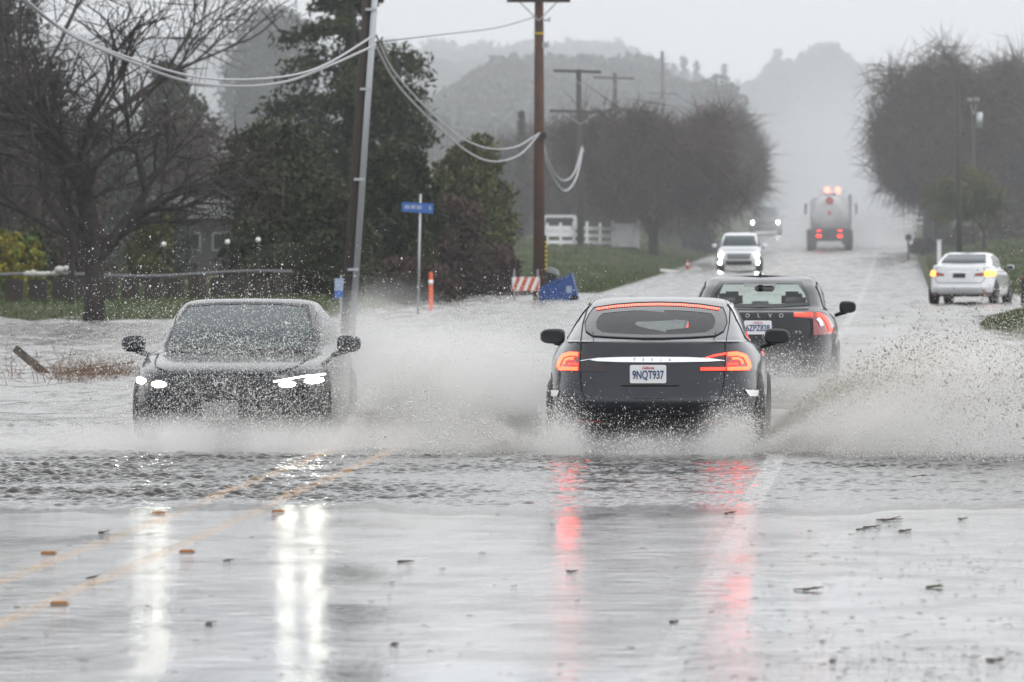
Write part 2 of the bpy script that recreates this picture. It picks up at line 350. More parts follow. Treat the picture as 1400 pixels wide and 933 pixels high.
# ------------------------------------------------------------------ car building
def pchip(t, P, tq):
    t = np.asarray(t,float); n = len(t); sh = P.shape[1:]; Q = P.reshape(n,-1)
    h = np.diff(t)[:,None]; d = np.diff(Q,axis=0)/h; m = np.zeros_like(Q)
    w1 = 2*h[1:]+h[:-1]; w2 = h[1:]+2*h[:-1]
    s = d[1:]*d[:-1] > 1e-14
    with np.errstate(divide='ignore', invalid='ignore'):
        hm = (w1+w2)/(w1/np.where(s,d[:-1],1)+w2/np.where(s,d[1:],1))
    m[1:-1] = np.where(s, hm, 0); m[0] = d[0]; m[-1] = d[-1]
    k = np.clip(np.searchsorted(t, tq, side='right')-1, 0, n-2); hh = h[k]; u = ((tq-t[k])[:,None])/hh
    r = (1+2*u)*(1-u)**2*Q[k] + u*(1-u)**2*hh*m[k] + u*u*(3-2*u)*Q[k+1] + u*u*(u-1)*hh*m[k+1]
    return r.reshape((len(tq),)+sh)
def ring(L, Mq=26):
    zr,zs,zf,yr,yf,w,nr,nf = L[:8]; ym = L[8] if len(L) > 8 else 2.4
    out = []
    for q in range(4):
        front = q in (0,1); n = nf if front else nr; h = (yf-ym) if front else (ym-yr)
        a = np.linspace(0, math.pi/2, 400); x = w*np.cos(a)**(2/n); y = h*np.sin(a)**(2/n)
        if q in (1,3): x, y = x[::-1], y[::-1]
        sx = 1 if q in (0,3) else -1; sy = 1 if front else -1
        x = x*sx; y = y*sy
        s = np.concatenate([[0], np.cumsum(np.hypot(np.diff(x),np.diff(y)))]); sq = np.linspace(0, s[-1], Mq+1)[:-1]
        X = np.interp(sq, s, x); Y = np.interp(sq, s, y)
        u = np.abs(Y)/max(h,1e-6); u = u*u*(3-2*u)
        Z = zs+((zf if front else zr)-zs)*u
        out.append(np.stack([X, Y+ym, Z],-1))
    return np.concatenate(out)
class Car:
    def __init__(s, name, label, cat, layers, paint, loc, rz=0, group=None, sub=7):
        s.root = empty(name, loc, label, cat, rz, group)
        P = np.stack([ring(l) for l in layers]); t = np.concatenate([[0], np.cumsum(np.maximum(.02,np.mean(np.linalg.norm(np.diff(P,axis=0),axis=2),axis=1)))])
        tq = np.concatenate([np.linspace(t[i],t[i+1],sub,endpoint=False) for i in range(len(t)-1)]+[[t[-1]]])
        G = pchip(t, P, tq); s.G = G; nl, nk = G.shape[:2]
        i = np.arange(nl-1)[:,None]*nk; k = np.arange(nk)[None,:]; k2 = (k+1)%nk
        Fc = np.stack([i+k, i+k2, i+nk+k2, i+nk+k],-1).reshape(-1,4)
        s.V = G.reshape(-1,3); s.Fc = Fc; s.paint = paint
        s.bvh = BVHTree.FromPolygons([tuple(v) for v in s.V], [tuple(int(q) for q in f) for f in Fc])
        s.keep = np.ones(len(Fc), bool)
    def hole(s, poly, side):        # cut an opening, seen from the rear or the front
        c = s.V[s.Fc].mean(1); px = c[:,0]; pz = c[:,2]
        ins = np.zeros(len(c), bool); n = len(poly)
        for i in range(n):
            x1,z1 = poly[i]; x2,z2 = poly[(i+1)%n]
            cr = ((z1>pz)!=(z2>pz)); xi = (x2-x1)*(pz-z1)/((z2-z1) if z2!=z1 else 1e-9)+x1
            ins ^= cr & (px<xi)
        ymid = 2.3
        s.keep &= ~(ins & ((c[:,1]<ymid) if side=='rear' else (c[:,1]>ymid)))
    def finish(s):
        # body shell, underside closed
        o = link('body', np_mesh('body', s.V, s.Fc[s.keep], True), s.paint, s.root)
        return o
    def cast(s, a, b, side):
        if side=='rear': o, d = Vector((a,-3,b)), Vector((0,1,0))
        elif side=='front': o, d = Vector((a,9,b)), Vector((0,-1,0))
        elif side=='right': o, d = Vector((3,a,b)), Vector((-1,0,0))
        elif side=='top': o, d = Vector((a,b,4)), Vector((0,0,-1))
        else: o, d = Vector((-3,a,b)), Vector((1,0,0))
        h, n, i, dist = s.bvh.ray_cast(o, d)
        if h is None: 
            h, n, i, dist = s.bvh.find_nearest(o+d*3)
        if n.dot(d) > 0: n = -n
        return h, n
    def skin(s, verts, faces, side, name, m, off=.005, parent=None, thick=0):
        V = []
        for a, b in verts:
            h, n = s.cast(a, b, side); V.append(h+n*off)
        me = bpy.data.meshes.new(name); me.from_pydata(V, [], faces); me.update()
        for p in me.polygons: p.use_smooth = True
        o = link(name, me, m, parent or s.root); return o
    def patch(s, poly, side, name, m, off=.005, parent=None, step=.045):
        bm = bmesh.new(); vs = [bm.verts.new((a,b,0)) for a,b in poly]; f = bm.faces.new(vs)
        bmesh.ops.triangulate(bm, faces=[f])
        A = [a for a,b in poly]; B = [b for a,b in poly]
        for ax, lo, hi in ((0,min(A),max(A)),(1,min(B),max(B))):
            v = lo+step
            while v < hi:
                co = (v,0,0) if ax==0 else (0,v,0); no = (1,0,0) if ax==0 else (0,1,0)
                bmesh.ops.bisect_plane(bm, geom=bm.verts[:]+bm.edges[:]+bm.faces[:], plane_co=co, plane_no=no, dist=1e-6); v += step
        bm.verts.index_update(); verts = [(v.co.x, v.co.y) for v in bm.verts]; faces = [[v.index for v in f.verts] for f in bm.faces]; bm.free()
        return s.skin(verts, faces, side, name, m, off, parent)
    def stroke(s, pts, wd, side, name, m, off=.006, parent=None, step=.04):
        P = [Vector((a,b)) for a,b in pts]; Q = [P[0]]
        for a, b in zip(P, P[1:]):
            n = max(1,int((b-a).length/step)); Q += [a.lerp(b, k/n) for k in range(1,n+1)]
        verts = []; faces = []
        for i, p in enumerate(Q):
            d = Q[min(i+1,len(Q)-1)]-Q[max(i-1,0)]
            if d.length<1e-9: d = Vector((1,0))
            n = Vector((-d.y,d.x)).normalized()*wd/2
            verts += [tuple(p+n), tuple(p-n)]
            if i: faces.append([2*i-2,2*i-1,2*i+1,2*i])
        return s.skin(verts, faces, side, name, m, off, parent)
    def band(s, outer, inner, side, name, m, off=.006, parent=None, k=5):
        verts = []; faces = []; n = len(outer)
        def dens(L): 
            r = []
            for i in range(n):
                a = Vector(L[i]); b = Vector(L[(i+1)%n]); r += [a.lerp(b, q/k) for q in range(k)]
            return r
        O, I = dens(outer), dens(inner); N = len(O)
        for j in range(4): verts += [tuple(O[i].lerp(I[i], j/3)) for i in range(N)]
        for j in range(3): faces += [[j*N+i, j*N+(i+1)%N, (j+1)*N+(i+1)%N, (j+1)*N+i] for i in range(N)]
        return s.skin(verts, faces, side, name, m, off, parent)
    def wheels(s, ys, half, r=.34, w=.23, lip=.012):
        for y in ys:
            for sx in (-1,1):
                hw = half(y) if callable(half) else half
                wh = MB().lathe([(-w/2,r*.86),(-w/2+.02,r*.97),(-w/2+.05,r),(w/2-.05,r),(w/2-.02,r*.97),(w/2,r*.86),(w/2,r*.62),(w/2-.03,r*.6),(-w/2,r*.6),(-w/2,r*.86)], 'X', 32)
                e = bpy.data.objects.new('wheel', None); COL.objects.link(e); e.parent = s.root
                e.location = (sx*(hw-w/2+lip), y, r); e.empty_display_size=.1
                wh.build('tyre', M['rubber'], e, True)
                q = MB(); q.lathe([(-.02,r*.61),(.0,r*.61),(.01,r*.56),(-.01,r*.50),(-.04,.001)] if False else [(-.03,r*.6),(.0,r*.6),(.005,r*.54),(-.03,r*.5),(-.035,.002)], 'X', 28, (w/2-.03,0,0))
                for k in range(10):
                    a = k*math.pi/5; q.tube((w/2-.035,math.cos(a)*.03,math.sin(a)*.03),(w/2-.03,math.cos(a)*r*.55,math.sin(a)*r*.55),.016,.012,6)
                ro = q.build('rim', M['rim'], e, True)
                if sx<0: e.rotation_euler = (0,0,math.pi)
                # dark arch on the flank
                pl = [(y+(r+.05)*math.cos(a), r+(r+.05)*math.sin(a)) for a in np.linspace(-.35, math.pi+.35, 26)]
                s.patch(pl, 'right' if sx>0 else 'left', 'wheel_arch', M['trim'], .003)
    def mirror(s, x, y, z, sx, d=(.22,.16,.15), m=None):
        q = MB(); r_ = bmesh.ops.create_icosphere(q.bm, subdivisions=3, radius=1)
        for v in r_['verts']: v.co = Vector([math.copysign(abs(t)**.62,t)*k/2*(1 if i!=2 else 1-.12*sx*v.co.x) for i,(t,k) in enumerate(zip(v.co, d))])
        o = q.build('door_mirror', m or s.paint, s.root, True); o.location = (sx*x, y, z)
        MB().prism(rrect(-d[0]*.40,-d[2]*.36,d[0]*.40,d[2]*.36,d[2]*.25), -d[1]/2-.004, -d[1]/2+.02).build('mirror_glass', M['glass_dark'], o)
        MB().tube((-sx*.16,.02,-d[2]/2-.03),(-sx*.02,.0,-d[2]/2+.02),.022,.03,8).build('mirror_arm', M['trim'], o)
        return o
def arc(cx, cz, r, a0, a1, n=6): return [(cx+r*math.cos(math.radians(a)), cz+r*math.sin(math.radians(a))) for a in np.linspace(a0,a1,n)]
def rrect(x0,z0,x1,z1,r,n=4):
    return arc(x1-r,z0+r,r,-90,0,n)+arc(x1-r,z1-r,r,0,90,n)+arc(x0+r,z1-r,r,90,180,n)+arc(x0+r,z0+r,r,180,270,n)
def text(name, body, size, m, parent, loc, width=None, rot=(math.pi/2,0,0), depth=.002, bold=0, shear=0):
    cu = bpy.data.curves.new(name, 'FONT'); cu.body = body; cu.size = size; cu.align_x='CENTER'; cu.align_y='CENTER'; cu.extrude = depth; cu.offset = bold; cu.shear = shear
    to = bpy.data.objects.new(name+'_tmp', cu); COL.objects.link(to)
    dg = bpy.context.evaluated_depsgraph_get(); me = bpy.data.meshes.new_from_object(to.evaluated_get(dg)); bpy.data.objects.remove(to)
    xsz = [v.co.x for v in me.vertices]
    if width and xsz:
        k = width/(max(xsz)-min(xsz))
        for v in me.vertices: v.co.x *= k
    me.materials.clear(); o = link(name, me, m, parent); o.location = loc; o.rotation_euler = rot; return o
def plate(parent, loc, number, red=True, rz=0, m='plate'):
    e = bpy.data.objects.new('licence_plate', None); COL.objects.link(e); e.parent = parent; e.location = loc; e.rotation_euler = (0,0,rz)
    MB().prism(rrect(-.165,-.083,.165,.083,.015), -.004, .004).build('plate_sheet', M[m], e)
    if number: text('plate_number', number, .105, M['plate_blue'], e, (0,-.006,-.010), width=.285, bold=.002)
    if red: text('plate_script', 'California', .034, M['plate_red'], e, (0,-.006,.056), width=.11, shear=.3)
    return e
# ---- 1. dark hatchback sedan in front of the camera (seen from behind)
def hero_car():
    s0, cx, gy = 151., 891., 617.
    pp = lambda L: [((x-cx)/s0, (gy-y)/s0) for x,y in L]
    L = [(.13,.14,.14,  .60,4.5, .55,5,5),
         (.15,.16,.16, .34,4.7, .86,6,5),
         (.23,.22,.22, .16,4.84,.93,6,4.5),
         (.38,.34,.34, .06,4.93,.965,5.5,4),
         (.515,.48,.46, .02,4.95,.982,5.2,3.6),
         (.545,.50,.48, .045,4.95,.984,5.2,3.6),
         (.70,.66,.58, .075,4.95,.988,4.6,3.2),
         (.86,.82,.68, .105,4.90,.985,4.2,3.0),
         (.965,.92,.76, .13,4.80,.955,3.9,2.9),
         (1.03,.965,.80, .155,4.65,.905,4.2,2.8),
         (1.045,.985,.83, .18,4.5,.87,5.0,2.8),
         (1.05,1.0,.90, .30,4.1,.845,6.0,2.8),
         (1.085,1.03,.95, .46,3.75,.825,6.5,2.9),
         (1.20,1.20,1.17, .88,3.3,.765,5.5,3.4,2.3),
         (1.315,1.32,1.30,1.38,2.95,.70,5,4,2.3),
         (1.385,1.395,1.38,1.75,2.7,.63,5,4,2.3),
         (1.42,1.425,1.42,1.98,2.5,.48,4,4,2.25),
         (1.436,1.436,1.436,2.15,2.3,.05,3,3,2.22)]
    Y0 = 56.7; c = Car('sedan_car', 'dark grey sedan seen from behind with lit red tail lamps, ploughing through the flood', 'car', L, M['paint_dark'], (X_at(cx,Y0), Y0, -.04), sub=8)
    outer = [(-.60,1.335),(-.40,1.365),(-.2,1.38),(0,1.384),(.2,1.38),(.40,1.365),(.60,1.335),(.635,1.27),(.655,1.20),(.63,1.13),(.56,1.09),(.35,1.078),(.1,1.07),(-.1,1.07),(-.35,1.078),(-.56,1.09),(-.63,1.13),(-.655,1.20),(-.635,1.27)]
    inner = [(-.50,1.285),(-.36,1.30),(-.2,1.31),(0,1.313),(.2,1.31),(.36,1.30),(.50,1.285),(.535,1.25),(.55,1.20),(.53,1.15),(.47,1.12),(.33,1.108),(.1,1.10),(-.1,1.10),(-.33,1.108),(-.47,1.12),(-.53,1.15),(-.55,1.20),(-.535,1.25)]
    hole = [(x*.985, 1.2+(z-1.2)*.93) for x,z in outer]
    c.hole([(x*1.05,1.2+(z-1.2)*1.10) for x,z in inner], 'rear')
    ws = [(-.60,1.02),(.60,1.02),(.58,1.2),(.50,1.335),(-.50,1.335),(-.58,1.2)]
    c.hole(ws, 'front')
    c.finish()
    c.patch(inner, 'rear', 'rear_window', M['glass_clear'], .004)
    c.band(outer, inner, 'rear', 'window_border', M['glass_dark'], .006)
    c.patch([(x*1.04,1.19+(z-1.19)*1.04) for x,z in ws], 'front', 'windscreen', M['glass_clear'], .004)
    c.band([(x*1.10,1.19+(z-1.19)*1.12) for x,z in ws],[(x*.93,1.19+(z-1.19)*.86) for x,z in ws], 'front', 'windscreen_border', M['trim'], .008)
    c.stroke([(-.57,1.318),(-.40,1.342),(-.2,1.357),(0,1.361),(.2,1.357),(.40,1.342),(.57,1.318)], .022, 'rear', 'brake_light_strip', M['red_dim'], .010)
    q = MB()
    bl = []
    for k in range(46):
        x = -.56+1.12*k/45; z = np.interp(abs(x),[0,.2,.4,.57],[1.361,1.357,1.342,1.318]); h,n = c.cast(x,float(z),'rear'); q.box(h+n*.016,(.014,.008,.014))
    q.build('brake_light_lamps', M['brake_strip'], c.root)
    c.stroke(outer+outer[:1], .008, 'rear', 'window_seal', M['gap'], .008)
    # shut lines of the tailgate
    for sx in (-1,1):
        c.stroke([(sx*.615,1.40),(sx*.665,1.33),(sx*.675,1.2),(sx*.665,1.08),(sx*.655,.95),(sx*.655,.72),(sx*.64,.60),(sx*.60,.52),(sx*.52,.475)], .008, 'rear', 'shut_line', M['gap'])
        c.stroke([(sx*.655,.545),(sx*.93,.552)], .006, 'rear', 'bumper_line', M['gap'])
    c.stroke([(-.52,.475),(.52,.475)], .008, 'rear', 'shut_line', M['gap'])
    c.stroke([(-.6,.075+.315),(.6,.075+.315)], .02, 'rear', 'bumper_step', M['trim'])
    c.patch([(-.62,.36),(.62,.36),(.56,.19),(-.56,.19)], 'rear', 'lower_valance', M['trim'], .006)
    c.stroke([(-.43,.235),(.38,.235)] if False else [(-.42,.262),(.40,.262)], .012, 'rear', 'chrome_strip', M['chrome'], .014)
    # chrome bar and its letters
    bar = [(-.56,.875),(-.50,.895),(-.3,.905),(0,.908),(.3,.905),(.50,.895),(.62,.868),(.5,.862),(.3,.860),(0,.858),(-.3,.860),(-.5,.866)]
    c.patch(bar, 'rear', 'chrome_bar', M['chrome'], .016)
    h,n = c.cast(0,.882,'rear')
    for k,ch in enumerate('TESLA'): text('letter', ch, .036, M['rim'], c.root, (-.16+.08*k,h.y-.020,.883))
    # lamps
    for sx in (-1,1):
        full = [(sx*x,z) for x,z in [(.40,.775),(.43,.83),(.52,.925),(.66,.965),(.80,.955),(.90,.905),(.935,.84),(.93,.775)]]
        if sx<0: full = full[::-1]
        tl = c.patch(full, 'rear', 'taillight', M['red_dim'] if False else M['smoke_lens'], .006, step=.03)
        lit = [(sx*x,z) for x,z in [(.66,.785),(.66,.940),(.74,.945),(.82,.925),(.87,.88),(.885,.79)]]
        if sx<0: lit = lit[::-1]
        c.patch(lit, 'rear', 'lamp_lens', M['red_lens'], .010, tl, .03)
        G = lambda pts, w, nm, m, off=.016: c.stroke([(sx*x,z) for x,z in pts], w, 'rear', nm, m, off, tl, .02)
        G([(.67,.925),(.75,.928),(.82,.905),(.852,.85),(.862,.80)], .034, 'lamp_tube', M['red_hot'])
        G([(.67,.797),(.862,.797)], .032, 'lamp_tube', M['red_hot'])
        G([(.71,.885),(.765,.885),(.795,.865),(.80,.835)], .022, 'lamp_tube', M['red_hot'])
        G([(.67,.836),(.76,.836)], .018, 'lamp_tube', M['red_lit'])
        G([(.70,.86),(.70,.86+.001)], .02, 'lamp_tube', M['red_lit'])
        if sx>0:
            G([(.655,.930),(.56,.915),(.48,.892)], .016, 'lamp_tube', M['red_lit'])
            G([(.655,.797),(.44,.797)], .026, 'lamp_tube', M['red_lit'])
        G([(.65,.868),(.55,.885),(.48,.892)], .006, 'lamp_rim', M['chrome'], .014)
        c.patch([(sx*x,z) for x,z in ([(.46,.315),(.70,.320),(.69,.345),(.46,.34)] if sx>0 else [(.46,.34),(.69,.345),(.70,.320),(.46,.315)])], 'rear', 'bumper_reflector', M['red_dim'], .010)
        c.patch([(sx*x,z) for x,z in ([(.83,.605),(.985,.59),(.985,.535),(.87,.545)] if sx>0 else [(.87,.545),(.985,.535),(.985,.59),(.85,.60)])], 'rear', 'white_tape', M['tape'], .010)
        # side windows, door shut lines
        side = 'right' if sx>0 else 'left'
        gw = [(1.15,1.07),(1.9,1.03),(2.9,1.02),(3.55,1.03),(3.1,1.25),(2.7,1.345),(2.2,1.365),(1.8,1.34),(1.4,1.22)]
        c.patch(gw, side, 'side_window', M['glass_dark'], .006, step=.07)
        c.stroke(gw+gw[:1], .022, side, 'window_trim', M['chrome'], .010)
        c.stroke([(2.15,1.36),(2.2,1.03)], .05, side, 'window_pillar', M['trim'], .012)
        for yy in (1.45,2.35,3.45): c.stroke([(yy,1.02),(yy+(.12 if yy>1.5 else .25),.6),(yy,.34)], .012, side, 'door_line', M['gap'])
        c.mirror(1.075, 3.25, 1.045, sx, (.24,.16,.145), M['trim'])
    e = plate(c.root, (-.035, 0, .755), '9NQT937'); h,n = c.cast(-.035,.755,'rear'); h2,_ = c.cast(-.035,.68,'rear'); e.location.y = min(h.y,h2.y)-.02
    c.patch([(-.30,.655),(.26,.655),(.22,.64),(-.26,.64)], 'rear', 'plate_shadow_gap', M['gap'], .006)
    c.wheels([1.0,3.95], lambda y: .985, .35, .25)
    # cabin seen through the rear glass
    for x in (-.38,.38):
        q = MB(); q.box((x,2.55,.80),(.48,.16,.62),bevel=.06).box((x,2.5,1.17),(.26,.11,.16),bevel=.04); q.build('front_seat', M['interior'], c.root, True)
    q = MB(); q.box((0,1.45,.80),(1.3,.16,.5),bevel=.06)
    for x in (-.4,0.,.4): q.box((x,1.42,1.07),(.22,.10,.09),bevel=.03)
    q.build('rear_seat', M['interior'], c.root, True)
    MB().box((0,3.75,.86),(1.4,.5,.16),bevel=.05).build('dashboard', M['interior'], c.root, True)
    MB().box((0,3.0,1.23),(.22,.04,.06),bevel=.02).build('cabin_mirror', M['interior'], c.root, True)
    MB().box((0,2.4,.42),(1.5,3.6,.1)).build('floor_pan', M['interior'], c.root)
    return c
# see-through glass
def clear_glass(name, tint, refl=.18):
    m = bpy.data.materials.new(name); m.use_nodes = True; N = m.node_tree.nodes; L = m.node_tree.links; N.remove(N['Principled BSDF'])
    t = N.new('ShaderNodeBsdfTransparent'); t.inputs[0].default_value = (*tint,1); gl = N.new('ShaderNodeBsdfGlossy'); gl.inputs['Roughness'].default_value=.06
    f = N.new('ShaderNodeLayerWeight'); f.inputs[0].default_value=.5; p4_ = N.new('ShaderNodeMath'); p4_.operation='POWER'; p4_.inputs[1].default_value=5; L.new(f.outputs['Facing'], p4_.inputs[0])
    ad = N.new('ShaderNodeMath'); ad.operation='MULTIPLY_ADD'; ad.inputs[1].default_value=.45; ad.inputs[2].default_value=.04; L.new(p4_.outputs[0], ad.inputs[0]); mx = N.new('ShaderNodeMixShader')
    L.new(ad.outputs[0], mx.inputs[0]); L.new(t.outputs[0], mx.inputs[1]); L.new(gl.outputs[0], mx.inputs[2]); L.new(mx.outputs[0], N['Material Output'].inputs[0]); return m
M['glass_clear'] = clear_glass('clear tinted glass', (.55,.60,.60)); M['glass_pale'] = clear_glass('clear pale glass', (.86,.93,.90))
hero_car()
def sedan_layers(Ln=4.65, w=.92, h=1.45, deck=1.04, hood=.78, gl=.58, belt=.93, nose=.66):
    return [(.24,.2,.2,  .50,Ln-.45, .55,5,5),
         (.26,.22,.22, .28,Ln-.22,w*.88,6,5),
         (.36,.30,.30, .08,Ln-.06,w*.96,5.5,4.5),
         (.50,.46,.44, .01,Ln-.01,w*.985,5.2,4),
         (.545,.50,.50, .03,Ln,w*.99,5.2,3.8),
         (.70,.66,.60, .05,Ln,w*.995,4.6,3.6),
         (.85,.80,nose+.03, .07,Ln-.03,w,4.2,3.4),
         (deck-.09,belt-.05,nose+.07, .09,Ln-.10,w*.975,4.0,3.2),
         (deck-.02,belt,hood, .13,Ln-.3,w*.93,4.6,3.2),
         (deck,belt+.02,hood+.05, .20,Ln-.65,w*.90,5.4,3.4),
         (deck+.02,belt+.04,hood+.15, gl,Ln-1.20,w*.86,6,3.4),
         (deck+.14,(belt+h)/2+.04,(hood+h)/2+.11, gl+.30,Ln-1.55,w*.80,5.5,3.6,2.2),
         (h-.13,h-.11,h-.12, gl+.62,Ln-2.0,w*.735,5,4,2.1),
         (h-.05,h-.045,h-.05, gl+.95,Ln-2.25,w*.67,5,4,2.0),
         (h-.012,h-.01,h-.012, gl+1.2,Ln-2.45,w*.52,4,4,1.95),
         (h,h,h, 1.85,1.95,.05,3,3,1.9)]
# ---- 2. black sedan ahead of it
def black_sedan():
    s0, cx, gy = 114.1, 1036., 546.
    Y0 = 75.; c = Car('sedan_car', 'black sedan just ahead of the dark grey one, pale headrests in its rear window', 'car',
        sedan_layers(4.63,.94,1.475,1.055,.80,.66,.96), M['paint_black'], (X_at(cx,Y0), Y0, 0), sub=8)
    outer = [(-.50,1.40),(0,1.415),(.50,1.40),(.585,1.26),(.62,1.115),(.3,1.095),(0,1.09),(-.3,1.095),(-.62,1.115),(-.585,1.26)]
    inner = [(-.46,1.365),(0,1.38),(.46,1.365),(.545,1.25),(.575,1.15),(.28,1.13),(0,1.125),(-.28,1.13),(-.575,1.15),(-.545,1.25)]
    c.hole([(x*1.04,1.25+(z-1.25)*1.08) for x,z in inner], 'rear')
    ws = [(-.62,1.06),(.62,1.06),(.60,1.2),(.52,1.37),(-.52,1.37),(-.60,1.2)]
    c.hole(ws, 'front'); c.finish()
    c.patch(inner, 'rear', 'rear_window', M['glass_pale'], .004); c.band(outer, inner, 'rear', 'window_border', M['glass_dark'], .006)
    c.patch([(x*1.04,1.2+(z-1.2)*1.05) for x,z in ws], 'front', 'windscreen', M['glass_pale'], .004)
    c.band([(x*1.10,1.2+(z-1.2)*1.12) for x,z in ws],[(x*.93,1.2+(z-1.2)*.86) for x,z in ws], 'front', 'windscreen_border', M['trim'], .008)
    c.stroke([(-.20,1.352),(.20,1.352)], .03, 'rear', 'brake_light_strip', M['smoke_lens'], .012)
    MB().prism([(-.025,0),(.0,.07),(.03,0)], -.08, .08).build('roof_aerial', M['trim'], c.root).location = (0,1.35,1.455)
    for sx in (-1,1):
        lens = [(sx*x,z) for x,z in [(.42,.985),(.43,1.035),(.60,1.045),(.74,1.035),(.84,.97),(.90,.86),(.925,.77),(.66,.765),(.655,.96)]]
        if sx<0: lens = lens[::-1]
        tl = c.patch(lens, 'rear', 'taillight', M['red_lens'], .008, step=.03)
        c.stroke([(sx*x,z) for x,z in [(.44,1.01),(.64,1.012)]], .035, 'rear', 'lamp_tube', M['red_lit'], .016, tl, .02)
        c.stroke([(sx*x,z) for x,z in [(.69,1.015),(.76,.99),(.815,.92),(.845,.84),(.85,.80)]], .035, 'rear', 'lamp_tube', M['red_lit'], .016, tl, .02)
        c.stroke([(sx*x,z) for x,z in [(.70,.965),(.735,.93),(.755,.87)]], .045, 'rear', 'reversing_lens', M['chrome'], .016, tl, .02)
        side = 'right' if sx>0 else 'left'
        gw = [(1.2,1.08),(2.1,1.04),(3.2,1.04),(2.75,1.26),(2.35,1.37),(1.9,1.385),(1.5,1.33)]
        c.patch(gw, side, 'side_window', M['glass_dark'], .006, step=.07); c.stroke(gw+gw[:1], .02, side, 'window_trim', M['trim'], .010)
        for yy in (1.35,2.2,3.25): c.stroke([(yy,1.0),(yy+.1,.6),(yy,.34)], .012, side, 'door_line', M['gap'])
        c.mirror(1.055, 2.95, 1.07, sx, (.21,.15,.15), M['trim'])
        c.stroke([(sx*.62,1.03),(sx*.645,.80),(sx*.60,.68)], .007, 'rear', 'shut_line', M['gap'])
    c.stroke([(-.6,.60),(.6,.60)], .012, 'rear', 'bumper_line', M['gap'])
    for k,ch in enumerate('VOLVO'): text('letter', ch, .066, M['chrome'], c.root, (-.26+.135*k,c.cast(0,1.0,'rear')[0].y-.016,1.0), bold=.001)
    text('model_badge', 'T5', .05, M['chrome'], c.root, (.48,c.cast(.48,.80,'rear')[0].y-.010,.80), width=.09)
    e = plate(c.root, (0,0,.86), '6ZPZ828'); e.location.y = min(c.cast(0,.93,'rear')[0].y,c.cast(0,.78,'rear')[0].y)-.012
    c.wheels([.95,3.75], .94, .33, .235)
    for x in (-.37,.37):
        q = MB(); q.box((x,2.45,.82),(.48,.15,.55),bevel=.06).box((x,2.42,1.17),(.26,.11,.20),bevel=.05); q.build('front_seat', M['seat'], c.root, True)
        q = MB(); q.box((x*1.1,1.42,1.17),(.30,.10,.17),bevel=.05); q.build('rear_headrest', M['seat'], c.root, True)
    q = MB(); q.box((0,1.4,.86),(1.3,.16,.5),bevel=.06).box((0,1.40,1.12),(.26,.10,.08),bevel=.03).box((0,.95,1.06),(1.2,.75,.04)); q.build('rear_seat', M['seat'], c.root, True)
    MB().box((0,3.35,.93),(1.35,.5,.14),bevel=.05).build('dashboard', M['interior'], c.root, True)
    MB().box((.02,2.85,1.30),(.25,.04,.075),bevel=.02).build('cabin_mirror', M['interior'], c.root, True)
    MB().box((0,2.3,.42),(1.5,3.4,.1)).build('floor_pan', M['interior'], c.root)
black_sedan()
